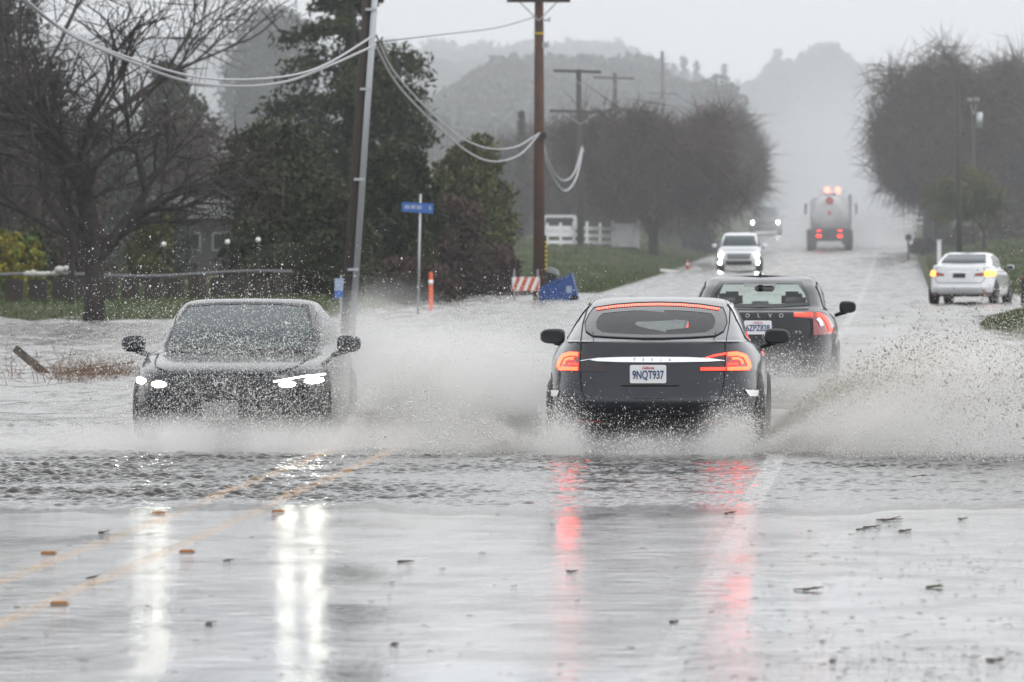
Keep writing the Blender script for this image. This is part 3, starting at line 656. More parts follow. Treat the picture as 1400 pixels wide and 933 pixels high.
# ---- 3. dark car coming towards the camera on the left (seen from the front; local +y is its nose)
def oncoming():
    s0, cx, gy = 147., 304., 612.
    Y0 = 58.2; Ln = 4.67
    # mirrored x: rotated half a turn
    c = Car('sedan_car', 'dark blue sedan driving towards the camera with headlights on behind a curtain of droplets', 'car',
        [(.14,.14,.12,  .50,Ln-.45, .55,5,5),(.18,.16,.14, .28,Ln-.22,.86,6,6),(.34,.30,.26, .08,Ln-.07,.895,5.5,5.5),(.50,.46,.44, .01,Ln-.01,.90,5.2,5.2),
         (.60,.56,.54, .03,Ln,.90,5.2,5),(.72,.68,.64, .05,Ln-.02,.90,4.6,4.6),(.86,.78,.70, .07,Ln-.07,.90,4.2,4.4),(.95,.85,.74, .09,Ln-.17,.88,4.0,4.2),
         (.99,.87,.775, .13,Ln-.36,.84,4.6,4.4),(1.0,.885,.81, .20,Ln-.75,.815,5.4,4.8),(1.02,.91,.85, .58,Ln-1.22,.79,6,4.6),
         (1.13,1.10,1.06, .9,Ln-1.62,.735,5.5,5,2.2),(1.24,1.25,1.235, 1.2,Ln-2.08,.67,5,5,2.1),(1.315,1.32,1.32, 1.5,Ln-2.35,.61,5,5,2.0),
         (1.347,1.35,1.348, 1.75,Ln-2.5,.46,4,4,1.95),(1.357,1.357,1.357, 1.85,1.95,.05,3,3,1.9)],
        M['paint_navy'], (X_at(cx,Y0), Y0+Ln, 0), math.pi, sub=8)
    c.finish()
    ws = [(-.71,.875),(-.4,.86),(0,.855),(.4,.86),(.71,.875),(.675,1.03),(.625,1.17),(.57,1.285),(.3,1.305),(0,1.31),(-.3,1.305),(-.57,1.285),(-.625,1.17),(-.675,1.03)]
    c.patch(ws, 'front', 'windscreen', M['glass_teal'], .006); c.stroke(ws+ws[:1], .02, 'front', 'windscreen_seal', M['trim'], .009)
    for k,(a,b) in enumerate([((-.05,.89),(.55,.905)),((-.60,.885),(-.05,.875))]): c.stroke([a,b], .018, 'front', 'wiper', M['trim'], .02)
    # local +x is the picture's left
    for sx in (-1,1):
        hl = [(sx*x,z) for x,z in [(.46,.545),(.47,.60),(.60,.63),(.74,.655),(.86,.665),(.885,.60),(.80,.565),(.60,.535)]]
        if sx<0: hl = hl[::-1]
        h = c.patch(hl, 'front', 'headlight', M['smoke_lens'], .008, step=.03)
        for (a,z,w_,h_) in ((.80,.612,.064,.029),(.59,.582,.070,.027)):
            c.patch([(sx*a+w_*math.cos(t), z+h_*math.sin(t)) for t in np.linspace(0,2*math.pi,15)[:-1]], 'front', 'lamp_bowl', M['head_lit'], .018, h, .03)
        if sx<0: c.stroke([(sx*x,z) for x,z in [(.47,.605),(.60,.628),(.74,.652),(.87,.664)]], .014, 'front', 'daytime_strip', M['drl'], .018, h, .03)
        side = 'right' if sx>0 else 'left'
        gw = [(1.2,.97),(2.1,.93),(3.25,.91),(2.85,1.09),(2.4,1.23),(1.9,1.26),(1.5,1.20)]
        c.patch(gw, side, 'side_window', M['glass_dark'], .006, step=.07)
        for yy in (1.35,2.25,3.3): c.stroke([(yy,.88),(yy+.1,.6),(yy,.34)], .012, side, 'door_line', M['gap'])
        o = c.mirror(1.03, 2.98, .935, sx, (.23,.15,.165), M['paint_navy'])
        c.patch([(sx*x,z) for x,z in ([(.58,.26),(.82,.28),(.84,.42),(.60,.36)] if sx>0 else [(.60,.36),(.84,.42),(.82,.28),(.58,.26)])], 'front', 'side_intake', M['trim'], .006)
        c.stroke([(sx*.76,.85),(sx*.66,.74),(sx*.50,.69)], .012, 'front', 'bonnet_line', M['gap'])
    g = c.patch([(-.44,.50),(.44,.50),(.46,.60),(.30,.645),(-.30,.645),(-.46,.60)], 'front', 'upper_grille', M['trim'], .007)
    for z in (.53,.56,.59): c.stroke([(-.42,z),(.42,z)], .008, 'front', 'grille_bar', M['paint_navy'], .014, g)
    c.patch([(-.60,.22),(.60,.22),(.56,.36),(-.56,.36)], 'front', 'lower_grille', M['trim'], .007)
    c.stroke([(-.46,.675),(.46,.675)], .010, 'front', 'bonnet_line', M['gap'])
    # badge
    q = MB(); y = c.cast(.02,.60,'front')[0].y+.02
    q.path([(.02-.045,y,.565),(.02-.055,y,.64)],.006).path([(.02+.045,y,.565),(.02+.055,y,.64)],.006).path([(.02-.03,y,.575),(.02-.025,y,.63)],.006).path([(.02+.03,y,.575),(.02+.025,y,.63)],.006).path([(.02-.028,y,.603),(.02+.028,y,.603)],.006)
    q.build('badge', M['chrome'], c.root)
    plate(c.root, (.02,c.cast(.02,.34,'front')[0].y+.03,.335), None, False, math.pi, 'plate_grey')
    c.wheels([.95,3.75], .90, .33, .225)
oncoming()
# ---- 4. white sedan turning off on the right
def white_sedan():
    Y0 = 171.; c = Car('sedan_car', 'white sedan turning off to the right with both amber indicators flashing', 'car', sedan_layers(4.9,.93,1.45,1.10,.80,.70,.96), M['paint_white'], (X_at(1311,Y0), Y0, 0), math.radians(-8.5), sub=6)
    c.finish()
    ow = [(-.52,1.39),(0,1.40),(.52,1.39),(.585,1.28),(.615,1.15),(0,1.14),(-.615,1.15),(-.585,1.28)]
    c.patch(ow, 'rear', 'rear_window', M['glass_teal'], .006)
    for sx in (-1,1):
        P = lambda L: [(sx*x,z) for x,z in (L if sx>0 else L[::-1])]
        tl = c.patch(P([(.42,.80),(.42,.87),(.70,.92),(.90,.90),(.91,.80)]), 'rear', 'taillight', M['red_lens'], .008, step=.04)
        c.patch(P([(.66,.795),(.66,.93),(.78,.95),(.88,.93),(.89,.81)]), 'rear', 'turn_signal', M['amber_lit'], .02, tl, .04)
        side = 'right' if sx>0 else 'left'
        gw = [(1.2,1.08),(2.1,1.04),(3.4,1.03),(2.9,1.24),(2.4,1.35),(1.9,1.365),(1.5,1.31)]
        c.patch(gw, side, 'side_window', M['glass_dark'], .006, step=.07)
        for yy in (1.4,2.3,3.35): c.stroke([(yy,1.0),(yy+.1,.6),(yy,.34)], .014, side, 'door_line', M['gap'])
        c.mirror(1.02, 3.1, 1.03, sx, (.2,.15,.13))
        c.patch(P([(.60,.30),(.86,.31),(.86,.36),(.60,.36)]), 'rear', 'bumper_reflector', M['red_dim'], .008)
    c.patch([(-.62,.22),(.62,.22),(.68,.31),(-.68,.31)], 'rear', 'lower_valance', M['trim'], .006)
    MB().prism(rrect(-.17,.76,.17,.88,.01), -.01,.01).build('licence_plate', M['smoke_lens'], c.root).location = (0,c.cast(0,.82,'rear')[0].y-.01,0)
    c.stroke([(-.30,.915),(.30,.915)], .03, 'rear', 'trunk_trim', M['chrome'], .01)
    c.stroke([(-.66,1.04),(-.68,.72),(-.60,.62),(.60,.62),(.68,.72),(.66,1.04)], .014, 'rear', 'shut_line', M['gap'])
    c.wheels([1.0,3.85], .93, .34, .235)
white_sedan()
# ---- 5. tall cars far down the road, seen from the front
def tall_front(name, label, cat, px, gy, Y0, w, h, paint, truck=False, fog=True, glow=1):
    Ln = 5.3 if truck else 4.5; z0 = float(road_z(Y0))
    hd = 1.08 if truck else 1.0; nose = .95 if truck else .84
    roof_r = 2.3 if truck else .55
    L = [(.30,.3,.3,.4,Ln-.4,.55,5,5),(.34,.3,.3,.15,Ln-.2,w*.9,6,6),(.5,.42,.42,.03,Ln-.03,w*.98,6,5),(.75,.7,.66,0,Ln,w,5,4.6),(nose+.08,nose+.05,nose-.05,.02,Ln-.03,w,5,4.4),
         (hd+.06,hd,nose+.03,.04,Ln-.12,w*.98,5,4.2),(hd+.07,hd+.04,hd-.06,.06,Ln-.5,w*.94,6,4.4),(hd+.09,hd+.07,hd+.03,roof_r-.3 if truck else .15,Ln-1.0,w*.90,6,4.4, 3.0 if truck else 2.0),
         ((hd+h)/2,(hd+h)/2+.05,(hd+h)/2+.05,roof_r-.1 if truck else .3,Ln-1.4,w*.83,6,5,3.0 if truck else 2.0),(h-.10,h-.09,h-.10,roof_r,Ln-1.85,w*.74,6,5,2.9 if truck else 1.9),
         (h-.02,h-.015,h-.02,roof_r+.2,Ln-2.1,w*.62,5,5,2.8 if truck else 1.8),(h,h,h,(2.7 if truck else 1.7),(2.8 if truck else 1.8),.05,3,3,2.75 if truck else 1.75)]
    c = Car(name, label, cat, L, paint, (X_at(px,Y0), Y0+Ln, z0), math.pi, sub=5); c.finish()
    zb = hd+.10; zt = h-.13
    c.patch([(-w*.80,zb),(w*.80,zb),(w*.66,zt),(-w*.66,zt)], 'front', 'windscreen', M['glass_teal'], .008, step=.08)
    for sx in (-1,1):
        P = lambda Q: [(sx*x,z) for x,z in (Q if sx>0 else Q[::-1])]
        q = MB(); q.lathe([(0,.11),(.03,.10),(.04,.02)], 'Y', 16); hh,_ = c.cast(sx*w*.78,nose-.12,'front')
        o = q.build('headlight', M['head_lit'], c.root, True); o.location = (sx*w*.78, hh.y+.0, nose-.12)
        if fog:
            q = MB(); q.lathe([(0,.075),(.03,.07),(.04,.02)], 'Y', 16); hh,_ = c.cast(sx*w*.84,.42,'front')
            q.build('fog_light', M['head_lit'], c.root, True).location = (sx*w*.84, hh.y, .42)
        c.mirror(w+.13, Ln-1.75, hd+.12, sx, (.2,.14,.17))
        c.patch([(1.1 if not truck else 2.6,hd+.1),(Ln-1.4,hd+.1),(Ln-2.0,h-.16),(1.2 if not truck else 2.6,h-.16)], 'right' if sx>0 else 'left', 'side_window', M['glass_dark'], .008, step=.09)
    c.patch([(-w*.5,nose-.28),(w*.5,nose-.28),(w*.55,nose-.04),(-w*.55,nose-.04)], 'front', 'upper_grille', M['trim'] if truck else M['paint_grey'], .01, step=.08)
    c.patch([(-w*.55,.33),(w*.55,.33),(w*.62,.50),(-w*.62,.50)], 'front', 'lower_grille', M['trim'], .01, step=.08)
    c.wheels([.9,Ln-.95], w, .38 if truck else .35, .25)
tall_front('suv_car', 'white suv coming towards the camera with headlights and fog lamps on', 'car', 1010, 373, 262, .93, 1.68, M['paint_white'])
tall_front('pickup_truck', 'grey pickup truck with bright headlights, furthest of the oncoming vehicles', 'pickup truck', 1046, 322, 392, .98, 1.92, M['paint_grey'], True, False)
# ---- 6. tank truck and the lorry beyond it
def tank_truck():
    Y0 = 342.; z0 = float(road_z(Y0)); r = empty('tank_truck', (X_at(1134,Y0), Y0, z0), 'white tank truck driving away in its own spray with red tail lamps lit', 'truck')
    q = MB(); q.lathe([(0,.05),(.02,.55),(.12,.9),(.35,1.06),(6.5,1.06),(6.8,.7),(6.82,.02)], 'Y', 40); o = q.build('tank', M['tank'], r, True); o.location = (0,.35,2.02)
    q = MB(); q.box((0,3.6,1.02),(1.5,7.4,.22)).box((0,.2,1.0),(2.3,.35,.5)).box((0,.12,.80),(2.5,.12,.75)); q.build('chassis', M['interior'], r)
    MB().box((0,.02,.46),(1.35,.14,.22), bevel=.02).build('rear_bumper', M['paint_white'], r)
    for sx in (-1,1):
        MB().box((sx*.58,.02,.98),(.24,.06,.38), bevel=.02).build('taillight', M['red_lit'], r)
        MB().box((sx*1.12,.9,1.08),(.36,1.9,.10), bevel=.03).build('mudguard', M['interior'], r)
        for y in (.8,2.1,8.0):
            e = bpy.data.objects.new('wheel', None); COL.objects.link(e); e.parent = r; e.location = (sx*1.02, y, .5)
            MB().lathe([(-.22,.36),(-.2,.48),(-.14,.5),(.14,.5),(.2,.48),(.22,.36),(.2,.28),(-.2,.28),(-.22,.36)], 'X', 28).build('tyre', M['rubber'], e, True)
            MB().lathe([(-.1,.28),(.1,.28),(.05,.1),(.04,.01)], 'X', 20).build('rim', M['rim'], e, True)
        q = MB(); q.box((sx*1.42,7.9,2.35),(.14,.12,.62),bevel=.03).tube((sx*1.0,7.9,2.6),(sx*1.42,7.9,2.6),.02); q.build('cab_mirror', M['trim'], r)
    q = MB(); q.box((0,8.4,1.9),(2.3,1.9,2.2),bevel=.15).box((0,9.9,1.35),(1.8,1.3,1.2),bevel=.15); q.build('cab', M['tank'], r, True)
    MB().tube((1.08,7.2,.9),(1.08,7.2,3.15),.085).build('exhaust_stack', M['trim'], r)
    q = MB(); q.lathe([(0,.22),(.03,.22)], 'Y', 18); q.build('tank_emblem', M['red_mark'], r).location = (0,.36,2.78)
    q = MB(); q.lathe([(0,.12),(.03,.12)], 'Y', 12); q.build('tank_valve', M['red_mark'], r).location = (0,.33,2.12)
    q = MB(); q.box((0,3.5,3.13),(.6,3.2,.09)).tube((-.3,2.,3.1),(-.3,2.,3.3),.02).tube((.3,2.,3.1),(.3,2.,3.3),.02); q.build('walkway', M['rim'], r)
    Y1 = 430.; z1 = float(road_z(Y1)); r = empty('box_truck', (X_at(1138,Y1), Y1, z1), 'pale box truck far ahead, its top and two red lamps showing above the tank truck', 'truck')
    MB().box((0,3.2,1.65),(1.9,6.2,2.0),bevel=.12).build('cargo_box', M['tank'], r, True)
    MB().box((0,7.6,1.5),(2.0,1.9,1.8),bevel=.2).build('cab', M['paint_white'], r, True)
    MB().box((0,4,.72),(1.7,8,.22)).build('chassis', M['interior'], r)
    for sx in (-1,1):
        MB().lathe([(0,.02),(.02,.19),(.07,.21)], 'Y', 16).build('marker_lamp', M['marker'], r, True).location = (sx*.37,.03,2.45)
        for y in (1.2,6.9):
            e = bpy.data.objects.new('wheel', None); COL.objects.link(e); e.parent = r; e.location = (sx*.95, y, .48)
            MB().lathe([(-.16,.3),(-.14,.46),(.14,.46),(.16,.3),(-.16,.3)], 'X', 24).build('tyre', M['rubber'], e, True)
            MB().lathe([(-.1,.28),(.1,.28),(.05,.1),(.04,.01)], 'X', 20).build('rim', M['rim'], e, True)
M['marker'] = mat('lit marker lamp', (.6,.1,.08), .3, emit=(1,.16,.10), es=6)
tank_truck()
# ------------------------------------------------------------------ vegetation
def leaf_cloud(C, size, elong=1.0, jit=.5, up=0):
    n = len(C); d = rng.normal(size=(n,3)); d /= np.linalg.norm(d,axis=1)[:,None]
    e = rng.normal(size=(n,3)); e -= (e*d).sum(1)[:,None]*d; e /= np.linalg.norm(e,axis=1)[:,None]
    s = size*(1+jit*rng.uniform(-1,1,(n,1)))
    a = d*s*elong/2; b = e*s/2/(elong**(.5 if elong<4 else .85))
    V = np.stack([C-a, C-b*.9+a*.05, C+a, C+b], 1).reshape(-1,3); Fc = np.arange(4*n).reshape(n,4)
    return V, Fc
def blob_points(cs, n, shell=.55):        # cs: (x,y,z,rx,ry,rz)
    cs = np.asarray(cs, float); w = (cs[:,3]*cs[:,4]*cs[:,5])**(2/3); idx = rng.choice(len(cs), n, p=w/w.sum())
    d = rng.normal(size=(n,3)); d /= np.linalg.norm(d,axis=1)[:,None]
    r = (shell+(1-shell)*rng.random((n,1))**.7)*(1+.10*rng.normal(size=(n,1)))
    return cs[idx,:3]+d*r*cs[idx,3:]
def trunk_mesh(h, r0, r1, lean=(0,0), limbs=6, spread=1., z0=.35):
    q = MB(); pts = [(lean[0]*t*t*h + .04*h*math.sin(3*t+r0*20)*t, lean[1]*t*t*h, h*t-.3*(t==0)) for t in (0,.15,.35,.6,.8,1)]
    q.path(pts, [r0*1.25,r0,r0*.9,r0*.7,r0*.5,r1], 10)
    for k in range(limbs):
        t = z0+(.9-z0)*k/max(1,limbs-1); a = k*2.4+random.random(); b = Vector((lean[0]*t*t*h, lean[1]*t*t*h, h*t)); l = spread*(1.1-t*.7)
        e = b+Vector((math.cos(a)*l, math.sin(a)*l, l*.7)); q.path([b, b.lerp(e,.5)+Vector((0,0,-.08*l)), e], [r0*.38,r0*.25,r0*.08], 6)
    return q
def leafy(name, label, X, Y, w, h, lm, bark='bark', n=9000, leaf=.14, cl=16, base=.12, group=None, cat='tree', shape='round', elong=1.3, d=None, trunk_r=None, flat=1):
    z = gz(X,Y); r = empty(name, (X,Y,z), label, cat, random.uniform(0,0), group); d = d or w*.8
    cs = []; cl = int(max(cl, 6*h/w)) if h>2.2*w else cl
    for k in range(cl):
        u = random.random()
        zz = base+(1-base)*(.12+.80*((k+.5)/cl))
        if shape=='round': prof = math.sin(math.pi*min(1,max(.0,(zz-base)/(1-base)*.86+.14)))**.6
        elif shape=='cone': prof = max(.08,(1-(zz-base)/(1-base)))**.85
        elif shape=='column': prof = .85*math.sin(math.pi*min(1,.1+.88*(zz-base)/(1-base)))**.4
        elif shape=='bush': prof = (1-((zz-base)/(1-base))**2.2)**.5+.1
        a = k*2.399+random.random()*.6; rr = .62*prof*(.35+.65*math.sqrt(u))
        br = (.24 if shape!='column' else .42)*(.75+.5*random.random())*(.55+.6*prof)
        cs.append((math.cos(a)*rr*w/2*1.15, math.sin(a)*rr*d/2*1.15, zz*h, br*w*.9, br*d*.9, br*min(w,h)*.75))
    V, Fc = leaf_cloud(blob_points(cs, n), leaf, elong); link('crown', np_mesh('crown', V, Fc), M[lm], r)
    trunk_mesh(h*.85, trunk_r or max(.06,.03*h), .03, limbs=5, spread=w*.3).build('trunk', M[bark], r, True)
    return r
def conifer(name, label, X, Y, w, h, n=42000):
    z = gz(X,Y); r = empty(name, (X,Y,z), label, 'tree'); P = []
    q = MB(); q.path([(0,0,-.3),(.05,0,h*.3),(.0,0,h*.6),(.02,0,h)], [.34,.26,.17,.03], 10)
    nb = 150
    for k in range(nb):
        t = .05+.94*(k/nb)+random.uniform(-.01,.01); zz = h*t; a = random.uniform(0,2*math.pi)
        prof = (1-t)**.95*(.75+.5*math.sin(t*17+1)*.35+.25*random.random())*(1 if t>.18 else .8)
        L = w/2*prof*1.25; 
        if .42<t and random.random()<.34: continue
        end = Vector((math.cos(a)*L, math.sin(a)*L, zz-.10*L+.05*L)); mid = Vector((math.cos(a)*L*.5, math.sin(a)*L*.5, zz+.10*L))
        q.path([(0,0,zz),mid,end], [.045,.03,.01], 5)
        m = int(n/nb*(.35+1.5*prof)); u = rng.random(m)**.7
        base = np.outer(1-u,(0,0,zz))+np.outer(u,tuple(end)); base[:,2] += .10*L*np.sin(np.pi*u)
        sp = (.10+.26*L*(1-u*.55))[:,None]*rng.normal(size=(m,3))*np.array([.55,.55,.38]); P.append(base+sp-np.array([0,0,.08]))
    P = np.concatenate(P); V, Fc = leaf_cloud(P, .13, 1.8); link('crown', np_mesh('crown', V, Fc), M['conifer'], r); q.build('trunk', M['bark'], r, True)
def branches(depth, p, d, L, r, out, tips, spread=.55, up=.25, ratio=.76, kids=(2,3)):
    n = 3; pts = [p]; dd = d.copy()
    for i in range(n):
        dd = (dd+Vector((random.gauss(0,.13),random.gauss(0,.13),random.gauss(0,.08)+up*.12))).normalized(); pts.append(pts[-1]+dd*L/n)
    out.append((pts, [r*(1-.35*i/n) for i in range(n+1)]))
    if depth==0: tips.append((pts[-1], dd)); return
    for k in range(random.choice(kids)):
        a = Vector((random.gauss(0,1),random.gauss(0,1),random.gauss(0,.6))); nd = (dd+a.normalized()*spread*random.uniform(.7,1.5)+Vector((0,0,up*.3))).normalized()
        s = pts[-1] if k==0 else pts[random.choice((1,2,2,3))]
        branches(depth-1, s, nd, L*ratio*random.uniform(.8,1.15), r*.62, out, tips, spread, up, ratio, kids)
def tube_mesh(name, out, n=5):
    V=[]; Fc=[]
    for pts, rs in out:
        b = len(V)
        for i,p in enumerate(pts):
            d = (pts[min(i+1,len(pts)-1)]-pts[max(i-1,0)]).normalized(); x = d.orthogonal().normalized(); y = d.cross(x)
            for k in range(n):
                a = 2*math.pi*k/n; V.append(tuple(p+(x*math.cos(a)+y*math.sin(a))*rs[i]))
        for i in range(len(pts)-1):
            for k in range(n): Fc.append((b+i*n+k, b+i*n+(k+1)%n, b+(i+1)*n+(k+1)%n, b+(i+1)*n+k))
    return np_mesh(name, V, Fc, True)
def bare(name, label, X, Y, h, trunk_r, bark, twig, stems=5, depth=5, th=.3, spread=.55, up=.3, twigs=0, tw=.25, L0=None, group=None, kids=(2,3), tilt=.75, seed=None, ratio=.76, minr=.006, rad=None):
    if seed is not None: random.seed(seed)
    z = gz(X,Y); r = empty(name, (X,Y,z), label, 'tree', 0, group); out=[]; tips=[]
    q = MB(); q.path([(0,0,-.4),(trunk_r*.1,0,h*th*.4),(0,0,h*th)], [trunk_r*1.3,trunk_r,trunk_r*.95], 14).build('trunk', M[bark], r, True)
    L0 = L0 or h*.30
    for k in range(stems):
        a = 2*math.pi*k/stems+random.uniform(-.4,.4); d = Vector((math.cos(a)*tilt*random.uniform(.4,1.1), math.sin(a)*tilt*random.uniform(.4,1.1), 1)).normalized()
        branches(depth, Vector((math.cos(a)*trunk_r*.4, math.sin(a)*trunk_r*.4, h*th*random.uniform(.75,1))), d, L0*random.uniform(.62,1.3), trunk_r*.6, out, tips, spread, up, ratio, kids)
    zt = float(np.percentile([p[-1].z for p,_ in out], 99)); k = (h-.0)/zt if zt>0 else 1
    if rad:
        rr = float(np.percentile([abs(p[-1].x) for p,_ in out], 96)); kr = rad/rr
    else: kr = min(k*1.05,1.3)
    out = [([Vector((p.x*(1+(kr-1)*min(1,p.z/(h*th*2))),p.y,p.z*(k if p.z>h*th else 1+(k-1)*p.z/(h*th)))) for p in pts],[max(minr,x) for x in rs]) for pts,rs in out]
    c = link('branches', tube_mesh('branches', out), M[twig if bark!=twig else bark], r)
    if twigs:
        T = np.array([tuple(p[-1]) for p,_ in out if p[-1].z>h*th]); idx = rng.integers(0,len(T),twigs); P = T[idx]+rng.normal(size=(twigs,3))*h*.045
        V, Fc = leaf_cloud(P, tw*1.15, 9); link('twigs', np_mesh('twigs', V, Fc), M[twig], r)
    return r
# left side, near to far
bare('bare_tree', 'big bare dark tree with spreading branches standing in the flooded grass on the left', X_at(128,140), 140, 7.2, .25, 'bark', 'bark', stems=7, depth=5, th=.27, spread=.62, up=.22, twigs=1500, tw=.14, tilt=.95, seed=11, kids=(2,3,3), minr=.008)
bare('bare_tree', 'thin bare tree behind the big dark one at the left edge', X_at(20,175), 175, 10.2, .2, 'bark', 'bark', stems=4, depth=4, th=.3, spread=.5, up=.3, tilt=.7, seed=5, minr=.012, twigs=900, tw=.18)
leafy('leafy_tree', 'dull green tree rising above the left edge of the picture', X_at(-15,220), 220, 5.2, 11.8, 'greygreen', n=5000, leaf=.2, cl=12, base=.3)
for (px,Y,w,ht,m,lab,shp) in [(-5,159,1.3,2.0,'yellowgreen','yellow green shrub at the far left edge above the rail','bush'),(28,161,1.3,1.75,'yellowgreen','orange tinged yellow shrub beside the left edge','bush'),(47,166,1.1,2.1,'darkgreen','dark green upright shrub right of the yellow shrubs','column'),
      (205,178,1.6,2.4,'olive','olive shrub right of the big bare tree','bush'),(232,200,1.8,2.9,'greygreen','greenish shrub below the pale roof','bush'),(100,190,2.4,2.0,'brownhedge','brown shrub behind the trunk of the big bare tree','bush')]:
    leafy('shrub', lab, X_at(px,Y), Y, w, ht, m, n=3500, leaf=.09, cl=10, base=.02, cat='shrub', shape=shp, group='shrubs behind the left rail')
for (px,Y,w,ht,m,n,lab,shp) in [(10,215,7,5.4,'brownhedge',11000,'brown thicket behind the rail at the far left','round'),(120,235,6.5,5.6,'greygreen',11000,'grey green thicket behind the big bare tree','round'),
      (235,262,2.9,8.7,'darkgreen',9000,'dark round tree top behind the lowest part of the sagging cables','round'),(265,250,5.0,6.2,'redtwigs',8000,'brown bare thicket right of the big tree','round'),(60,260,6.0,6.6,'darkgreen',9000,'dark tree mass in the upper left','round')]:
    leafy('thicket_tree', lab, X_at(px,Y), Y, w, ht, m, n=n, leaf=.17, cl=18, base=.02, shape=shp, group='dark thicket at the left')
leafy('leafy_tree', 'tall grey rounded tree in the mist left of the conifer', X_at(372,420), 420, 5.6, float(Z_at(12,420))-gz(X_at(372,420),420), 'greygreen', n=12000, leaf=.28, cl=20, base=.1, shape='column')
leafy('leafy_tree', 'small round tree at the foot of the tall grey rounded tree', X_at(338,400), 400, 1.6, float(Z_at(80,400))-gz(X_at(338,400),400), 'greygreen', n=2500, leaf=.25, cl=8, base=.4, shape='round')
conifer('conifer_tree', 'tall ragged dark conifer with sky showing through its top', X_at(478,205), 205, 6.7, 17.5, 46000)
leafy('leafy_tree', 'dense dark green tree left of the conifer', X_at(385,170), 170, 3.9, float(Z_at(178,170)), 'darkgreen', n=24000, leaf=.11, cl=26, base=.0)
leafy('leafy_tree', 'smaller dark green tree between the dense tree and the leaning pole', X_at(455,160), 160, 2.2, float(Z_at(255,160)), 'darkgreen', n=12000, leaf=.10, cl=18, base=.0)
leafy('leafy_tree', 'dark green tree behind the foot of the leaning pole', X_at(545,180), 180, 2.6, float(Z_at(205,180)), 'conifer', n=16000, leaf=.11, cl=20, base=.0)
leafy('leafy_tree', 'olive green tree behind the blue street sign', X_at(640,205), 205, 3.2, float(Z_at(188,205)), 'olive', n=17000, leaf=.12, cl=22, base=.0)
leafy('leafy_tree', 'brownish hedge tree below the olive tree', X_at(610,190), 190, 2.6, float(Z_at(275,190)), 'brownhedge', n=12000, leaf=.10, cl=16, base=.0)
leafy('hedge_shrub', 'dark brown hedge behind the orange post', X_at(672,196), 196, 2.4, float(Z_at(330,196)), 'brownhedge', n=9000, leaf=.09, cl=14, base=.0, cat='hedge', shape='bush')
leafy('hedge_shrub', 'low dark hedge left of the orange post', X_at(545,172), 172, 3.4, 1.15, 'brownhedge', n=9000, leaf=.08, cl=16, base=.0, cat='hedge', shape='bush')
leafy('hedge_shrub', 'low dark hedge right behind the white spray', X_at(430,168), 168, 3.4, 1.5, 'darkgreen', n=9000, leaf=.08, cl=16, base=.0, cat='hedge', shape='bush')
leafy('cypress_tree', 'narrow dark cypress left of the brown pole', X_at(713,330), 330, .95, float(Z_at(138,330))-gz(X_at(713,330),330), 'darkgreen', n=6000, leaf=.13, cl=14, base=.0, shape='cone')
leafy('cypress_tree', 'shorter dark cypress behind the foot of the taller one', X_at(690,340), 340, 1.5, float(Z_at(200,340))-gz(X_at(690,340),340), 'greygreen', n=6000, leaf=.15, cl=14, base=.0, shape='cone')
# brown bare trees beside the road
for (px,Y,top,w,lab,sd) in [(893,300,168,3.3,'large brown bare tree with forked trunk beside the white fence',3),(962,345,172,2.3,'brown bare tree right of the forked one, near the road',4),(800,330,205,2.4,'brown bare tree behind the white fence',6),(722,350,195,1.9,'reddish bare tree behind the tall brown pole',8),
       (992,395,182,1.35,'slim brown bare tree at the road edge near the oncoming cars',9),(845,360,205,2.1,'low brown bare tree between two utility poles',10)]:
    h = float(Z_at(top,Y))-gz(X_at(px,Y),Y)
    bare('bare_tree', lab, X_at(px,Y), Y, h, .28, 'bark_far', 'twigs', stems=6, depth=4, th=.2, spread=.6, up=.2, twigs=19000, tw=.26, tilt=1.0, rad=w, seed=sd, minr=.02, kids=(2,3,3), group='brown bare trees beside the road')
leafy('shrub', 'low green shrub at the foot of the brown trees', X_at(955,335), 335, 1.9, 1.6, 'greygreen', n=3000, leaf=.14, cl=10, base=0, cat='shrub', shape='bush')
